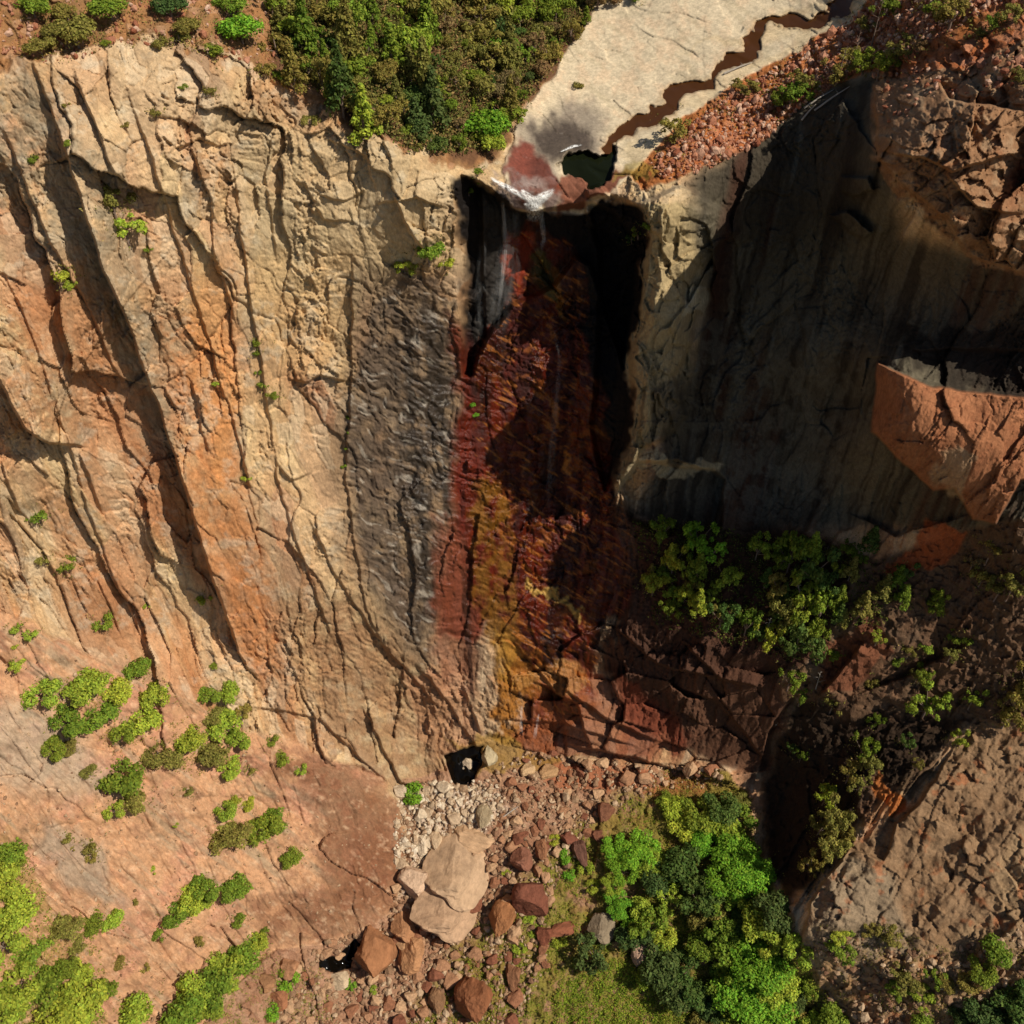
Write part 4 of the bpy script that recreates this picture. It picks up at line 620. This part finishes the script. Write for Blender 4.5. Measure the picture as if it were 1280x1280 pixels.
def boulder(u, v, ru, rv, col, label, rot=0, h=.75, group='boulders of the gorge floor', sink=.25, k=None):
    P = at_px(u, v); px = float(np.hypot(*(P - np.array([0, 0, CAMZ]))[1:])) / F; th = PITCH + math.atan((v - 640) / F); rx = ru * px; ry = rv * px / max(.5, math.sin(th)); rz = h * min(rx, ry)
    o = bpy.data.objects.new('boulder', RM[rnd.randrange(9) if k is None else k]); C.objects.link(o); o.location = (P + np.array([0, 0, rz * (1 - 2 * sink)])).tolist(); o.scale = (rx * 1.12, ry * 1.12, rz * 1.1); o.rotation_euler = (rnd.uniform(-.2, .2), rnd.uniform(-.2, .2), rot); rgb = hx(col)
    o.color = (float(rgb[0]), float(rgb[1]), float(rgb[2]), 1); tag(o, label, 'boulder', group); BO.append((u, v, max(ru, rv))); REG.append((u, v, o)); return o
BG = [(590,1048,32,15,'c4a07c','long flat pale slab lying across the upper rubble',-.25,.5),(566,1086,40,46,'b8997a','upper part of the largest pale boulder in the gorge',.1,.5),(552,1138,40,34,'b39274','broad pale boulder below the largest one',.2,.6),(522,1108,22,18,'c9a98c','light square boulder over a black hollow left of the largest',.3,1),(534,1142,14,13,'a98b6c','rounded boulder at the lower left of the pale pair',0,1),
 (630,1150,17,23,'9c6a45','tall orange-brown boulder left of the dark red one',-.4,1.2),(666,1127,23,20,'7a4a38','dark red angular boulder in the middle of the rubble',.7,1.0),(650,1077,14,14,'8a5c48','red-brown boulder with a shadowed left side',.2,1.1),(636,1108+22,10,8,'b48a66','small tan boulder on top of the orange-brown one',0,1),(708,1161,21,9,'8f5840','flat reddish rock wedge in the grass',.45,.6),(678,1170,13,11,'7d4a36','dark reddish block below the dark red boulder',0,1),
 (470,1193,24,34,'9a6a48','big brown boulder beside the black outflow pool',.15,.9),(502,1160,14,18,'a97a56','tan leaning rock above the big brown boulder',.3,.9),(516,1196,17,19,'b3835c','orange-tan boulder right of the big brown one',-.2,1),(594,1252,25,27,'8c5a3c','brown boulder casting a black shadow at the bottom',.1,1.1),(548,1252,11,14,'8e6a4c','small rock left of the bottom brown boulder',0,.9),(640,1220,11,15,'8a6044','upright brown rock in the lower grass',0,1),
 (612,948,10,16,'b0a080','upright grey-tan rock beside the base pool',0,1.2),(583,955,10,8,'c2ad92','pale rock standing in the base pool',0,.8),(606,1022,12,15,'a39072','grey leaning block above the long pale slab',-.3,.9),(755,1016,12,11,'7f543e','dark block at the top of the grass with a black hollow',0,1),(722,1064,11,18,'6e4c3e','dark red upright rock at the edge of the bushes',.3,1),(677,1062,8,12,'9a6b4c','brown upright rock near the forest edge',0,1),(750,1160,16,17,'8a7a64','grey-brown rock at the foot of the gorge forest',0,.8),(807,1190,17,18,'b09078','pale pink rock among the lower gorge trees',0,.8),(805,1050,9,8,'8d6a4c','brown rock half hidden by the gorge bushes',0,.8),
 (545,1052,10,12,'c9ad8c','pale block left of the long flat slab',0,1),(528,1058,9,11,'d8c4a8','white block at the left of the rubble stream',0,1),(541,1050+30,10,8,'d0b490','cream block just above the light square boulder',0,1),(686,968,12,9,'b08a62','tan block below the small trickles',0,.8),(660,965,9,8,'c2a078','pale block under the yellow ledge',0,.8),(505,1180,9,10,'b58c66','rock squeezed between the brown and orange boulders',0,.9),(425,1225,14,10,'c8b090','pale slab beside the outflow pool',0,.6),(360,1210,14,12,'a97a58','round brown rock in the lower left bank',0,.7),(350,1250,13,11,'a06c4c','reddish brown rock at the bottom of the bank',0,.7),(335,1230,14,10,'9c7250','brown rock left of the round bush',0,.7),(745,1045,10,8,'7a4e3a','dark flat rock beside the bush edge',.3,.8),(712,1050,13,9,'7c4c3a','dark red rock at the upper grass edge',-.3,.8)]
for (u, v, a, b_, c, lab, rot, h) in BG: boulder(u, v, a, b_, c, lab, rot, h)
scree = [(497,985),(540,975),(562,985),(600,985),(625,955),(660,940),(720,948),(800,955),(900,962),(905,985),(850,985),(790,1000),(745,1020),(730,1060),(700,1100),(680,1150),(690,1200),(640,1290),(380,1290),(330,1290),(345,1240),(400,1180),(440,1170),(485,1150),(496,1110),(504,1060)]
pale = [(499,982),(560,975),(625,975),(630,1020),(600,1045),(555,1050),(540,1090),(500,1120),(492,1060)]
for (x, y) in scatter(scree, 240, 9):
    if any((x-a)**2 + (y-b_)**2 < (.8*r)**2 for a, b_, r in BO if r > 12): continue
    r = rnd.choice([4, 5, 5, 6, 7, 9]); p_ = inpoly(pale, x, y); c = rnd.choice(['d6c2a6', 'c9b498', 'c0a688'] if p_ else ['a87c5c', '96664a', 'b58c6a', '85543e', 'c09a76']); z_ = 'in the pale rubble below the base pool' if p_ else 'in the rubble under the red wall' if y < 1010 else 'in the middle of the gorge rubble' if y < 1120 else 'in the lower rubble beside the grass'
    boulder(x, y, r, r * rnd.uniform(.7, 1.2), c, f"{'small' if r < 6 else 'medium'} {'pale' if p_ else 'red-brown' if c in ('96664a','85543e') else 'tan'} rock {z_}", rnd.uniform(0, 3), rnd.uniform(.6, 1), 'loose rocks of the gorge floor', .3)
def rubble(name, pts, sizes, mat, label, lift=.3):
    L = [rockmesh('r', 80 + i, 1, mat) for i in range(6)]; base = []
    for m in L:
        v = np.empty(len(m.vertices)*3, np.float32); m.vertices.foreach_get('co', v); f = np.array([p.vertices[:] for p in m.polygons]); base.append((v.reshape(-1, 3), f)); bpy.data.meshes.remove(m)
    VV, FF = [], []; n0 = 0; P = at_px(pts[:, 0], pts[:, 1])
    for i in range(len(pts)):
        v, f = base[i % 6]; a = rg.uniform(0, 6.28); s_ = sizes[i] * rg.uniform(.6, 1.3, 3); q = v * s_; q = np.stack([q[:, 0]*math.cos(a) - q[:, 1]*math.sin(a), q[:, 0]*math.sin(a) + q[:, 1]*math.cos(a), q[:, 2]], 1); VV.append(q + P[i] + np.array([0, 0, s_[2] * lift])); FF.append(f + n0); n0 += len(v)
    return tag(mk(name, np.concatenate(VV), np.concatenate(FF), mat, smooth=False), label, 'rubble', kind='stuff')
def rpts(poly, n):
    xs = [p[0] for p in poly]; ys = [p[1] for p in poly]; out = []
    while len(out) < n:
        x = rnd.uniform(min(xs), max(xs)); y = rnd.uniform(min(ys), max(ys))
        if inpoly(poly, x, y): out.append((x, y))
    return np.array(out)
MR1 = stone_mat('tan_rubble', ('7c5a44', 'c8ac8c', 'a08062')); MR2 = stone_mat('pale_rubble', ('b59a7c', 'e0d0b8', 'cdb698')); MR3 = stone_mat('orange_rubble', ('8a5038', 'd8b49a', 'b87c5e'))
rubble('rubble', rpts(scree, 7000), rg.gamma(2, .12, 7000).clip(.1, .9), MR1, 'red-brown broken rock strewn over the gorge floor')
rubble('rubble', rpts(pale, 1000), rg.gamma(2, .15, 1000).clip(.12, .8), MR2, 'pale broken rock in the dry stream below the base pool')
tal = [(1180,-60),(1060,25),(1010,60),(960,90),(900,125),(860,160),(810,205),(830,225),(880,215),(950,180),(1000,135),(1070,90),(1120,70),(1180,45),(1240,10),(1285,0),(1285,-60)]
rubble('rubble', rpts(tal, 5200), rg.gamma(2, .10, 5200).clip(.08, .9), MR3, 'orange and pink broken rock on the slope beside the creek')
spr = [(1010,1190),(1060,1160),(1100,1190),(1190,1190),(1290,1150),(1290,1290),(1060,1290)]
rubble('rubble', rpts(spr, 700), rg.gamma(2, .16, 700).clip(.12, .8), MR1, 'broken brown rock below the lower right spur')
rimr = [(1090,95),(1150,85),(1285,60),(1285,110),(1180,120),(1110,160)]
rubble('rubble', rpts(rimr, 130), rg.gamma(2, .14, 130).clip(.15, .6), MR3, 'blocky pinkish rock piled on the prow of the right cliff')
# ------------------------------------------------------------------ grass and low scrub
def scrub(name, poly, n, size, ramp, label, tuft=9, thr=None):
    m, t, b = newmat(name + '_blades'); g = N(t, 'ShaderNodeNewGeometry'); c_ = N(t, 'ShaderNodeValToRGB'); e = c_.color_ramp.elements; e[0].color = (*hx(ramp[0]).tolist(), 1); e[1].color = (*hx(ramp[1]).tolist(), 1); e.new(.5).color = (*hx(ramp[2]).tolist(), 1); t.links.new(g.outputs['Random Per Island'], c_.inputs[0]); t.links.new(c_.outputs[0], b.inputs['Base Color']); b.inputs['Roughness'].default_value = .9; b.inputs['Specular IOR Level'].default_value = .1
    p = rpts(poly, n); 
    if thr is not None: p = p[fbm(p[:, 0] / 22, p[:, 1] / 22, 4, 3) > thr]
    P = at_px(p[:, 0], p[:, 1]); k = np.repeat(np.arange(len(p)), tuft); q = P[k] + rg.normal(size=(len(k), 3)) * size * np.array([1, 1, .35]) + np.array([0, 0, size * .4]); nn = rg.normal(size=(len(k), 3)) + np.array([0, 0, .9]); nn /= np.linalg.norm(nn, axis=1)[:, None]; a = np.cross(nn, rg.normal(size=(len(k), 3))); a /= np.linalg.norm(a, axis=1)[:, None]; bb = np.cross(nn, a)
    sz = (size * .42 * (.5 + rg.random(len(k))))[:, None]; a = a * sz; bb = bb * sz * .5; v = np.stack([q - a, q - bb, q + a, q + bb], 1).reshape(-1, 3); return tag(mk(name, v, np.arange(len(v)).reshape(-1, 4), m, smooth=False), label, 'vegetation', kind='stuff')
grs_p = [(690,1060),(750,1010),(830,990),(930,985),(960,1100),(1010,1200),(1060,1295),(480,1295),(560,1240),(600,1180),(650,1130)]
scrub('grass', grs_p, 7000, .28, ('5b6a20', 'a08a3e', '7d8a28'), 'green and yellow grass and low scrub on the gorge floor', 10, -.25)
scrub('grass', [(770,1200),(880,1230),(900,1295),(690,1295),(700,1230)], 1500, .3, ('5f7a1e', '95a032', '74882a'), 'yellow-green meadow at the bottom of the gorge', 12)
scrub('undergrowth', forest, 7000, .45, ('4c4a28', '97784c', '666a30'), 'brown undergrowth between the clifftop trees', 11)
scrub('undergrowth', [(290,-185),(860,-185),(775,-28),(330,-28)], 2600, .8, ('3f4a20', '7a7838', '566428'), 'mixed bushes farther back on the clifftop', 14)
scrub('undergrowth', gf_, 2200, .35, ('3c4a1a', '8a8a34', '5a6a24'), 'mixed undergrowth between the gorge trees', 11)
scrub('undergrowth', [(330,1190),(360,1200),(410,1220),(420,1290),(230,1290),(260,1240)], 700, .25, ('6a7a2a', 'a89a50', '8a8a3c'), 'grass between the rocks at the bottom left', 9, -.2)
scrub('undergrowth', [(-60,1030),(30,1060),(60,1130),(120,1180),(150,1290),(-60,1290)], 1500, .28, ('6a7426', 'a8904e', '808a34'), 'low scrub around the lower left thicket', 9, -.1)
scrub('undergrowth', [(40,850),(110,845),(220,865),(320,870),(310,960),(240,970),(200,960),(100,920)], 900, .25, ('7a7a2e', 'a8844a', '8a7a34'), 'dry scrub around the bushes on the rock slope', 9, 0)
scrub('undergrowth', [(790,650),(900,660),(1000,690),(1090,700),(1130,740),(1150,790),(1040,780),(1000,830),(900,800),(820,780)], 2200, .34, ('33411a', '7a7a30', '4d5a22'), 'dark scrub on the ledge below the right cliff', 9, -.1)
scrub('undergrowth', [(830,962),(905,965),(940,1000),(940,1020),(860,1000),(790,1000)], 700, .25, ('8a7a34', 'a8964c', '94803c'), 'dry yellow grass at the foot of the dark right wall', 9)
scrub('undergrowth', [(1020,1150),(1090,1150),(1200,1190),(1290,1170),(1290,1290),(1060,1290)], 1100, .28, ('54561f', '8a7444', '6a6430'), 'scrub among the rocks at the bottom right', 9, .0)
pp = np.array([(u + rnd.gauss(0, r * .75), v + rnd.gauss(0, r * .6)) for u, v, r in TREES if r > 6 and not (330 < u < 780 and v < 200) for _ in range(int(r * 1.3))])
P_ = rpts
def rpts(poly, n): return pp if poly is None else P_(poly, n)
scrub('undergrowth', None, 1, .28, ('6a5a30', 'a88e56', '6c7230'), 'dry litter and low growth around the bushes', 8)
scrub('undergrowth', [(-20,-60),(335,-60),(345,85),(250,66),(165,58),(60,80),(-20,60)], 900, .25, ('6a5430', 'a88a58', '7a7438'), 'dry scrub on the ground behind the left rim', 8, .05)
scrub('undergrowth', [(1180,-60),(1060,20),(960,80),(860,150),(800,210),(880,215),(1000,135),(1090,90),(1285,30),(1285,-60)], 1100, .25, ('6a5a2c', '9a8a4a', '6c6c30'), 'dry scrub among the orange rubble', 8, .1)
rubble('rubble', rpts([(-20,-60),(335,-60),(345,85),(250,66),(165,58),(60,80),(-20,60)], 900), rg.gamma(2, .09, 900).clip(.08, .6), MR3, 'loose stones on the ground behind the left rim')
rubble('rubble', rpts([(-20,800),(120,830),(300,920),(460,1010),(480,1130),(330,1180),(240,1290),(-20,1290)], 900), rg.gamma(2, .07, 900).clip(.06, .4), MR1, 'small stones lying on the rock slope')
# labels: where several would read alike, say which of them this one is
def say_which():
    same = {}
    for u, v, o in REG: same.setdefault(o['label'], []).append((u, v, o))
    nth = ['leftmost', 'second from left', 'third from left', 'fourth from left', 'fifth from left', 'sixth from left', 'seventh from left']; rw = ['top', 'second', 'third', 'fourth', 'fifth', 'sixth', 'seventh', 'eighth']
    for lab, L in same.items():
        n = len(L)
        if n < 2: continue
        rows = max(1, math.ceil(n / 6)); L.sort(key=lambda q: q[1]); per = math.ceil(n / rows)
        for r in range(rows):
            row = sorted(L[r * per:(r + 1) * per], key=lambda q: q[0])
            for i, (u, v, o) in enumerate(row):
                w_ = nth[i] if i < len(row) - 1 or i == 0 else 'rightmost'
                o['label'] = f"{lab}, {w_}" + ('' if rows == 1 else f", {rw[r]} row")
say_which()
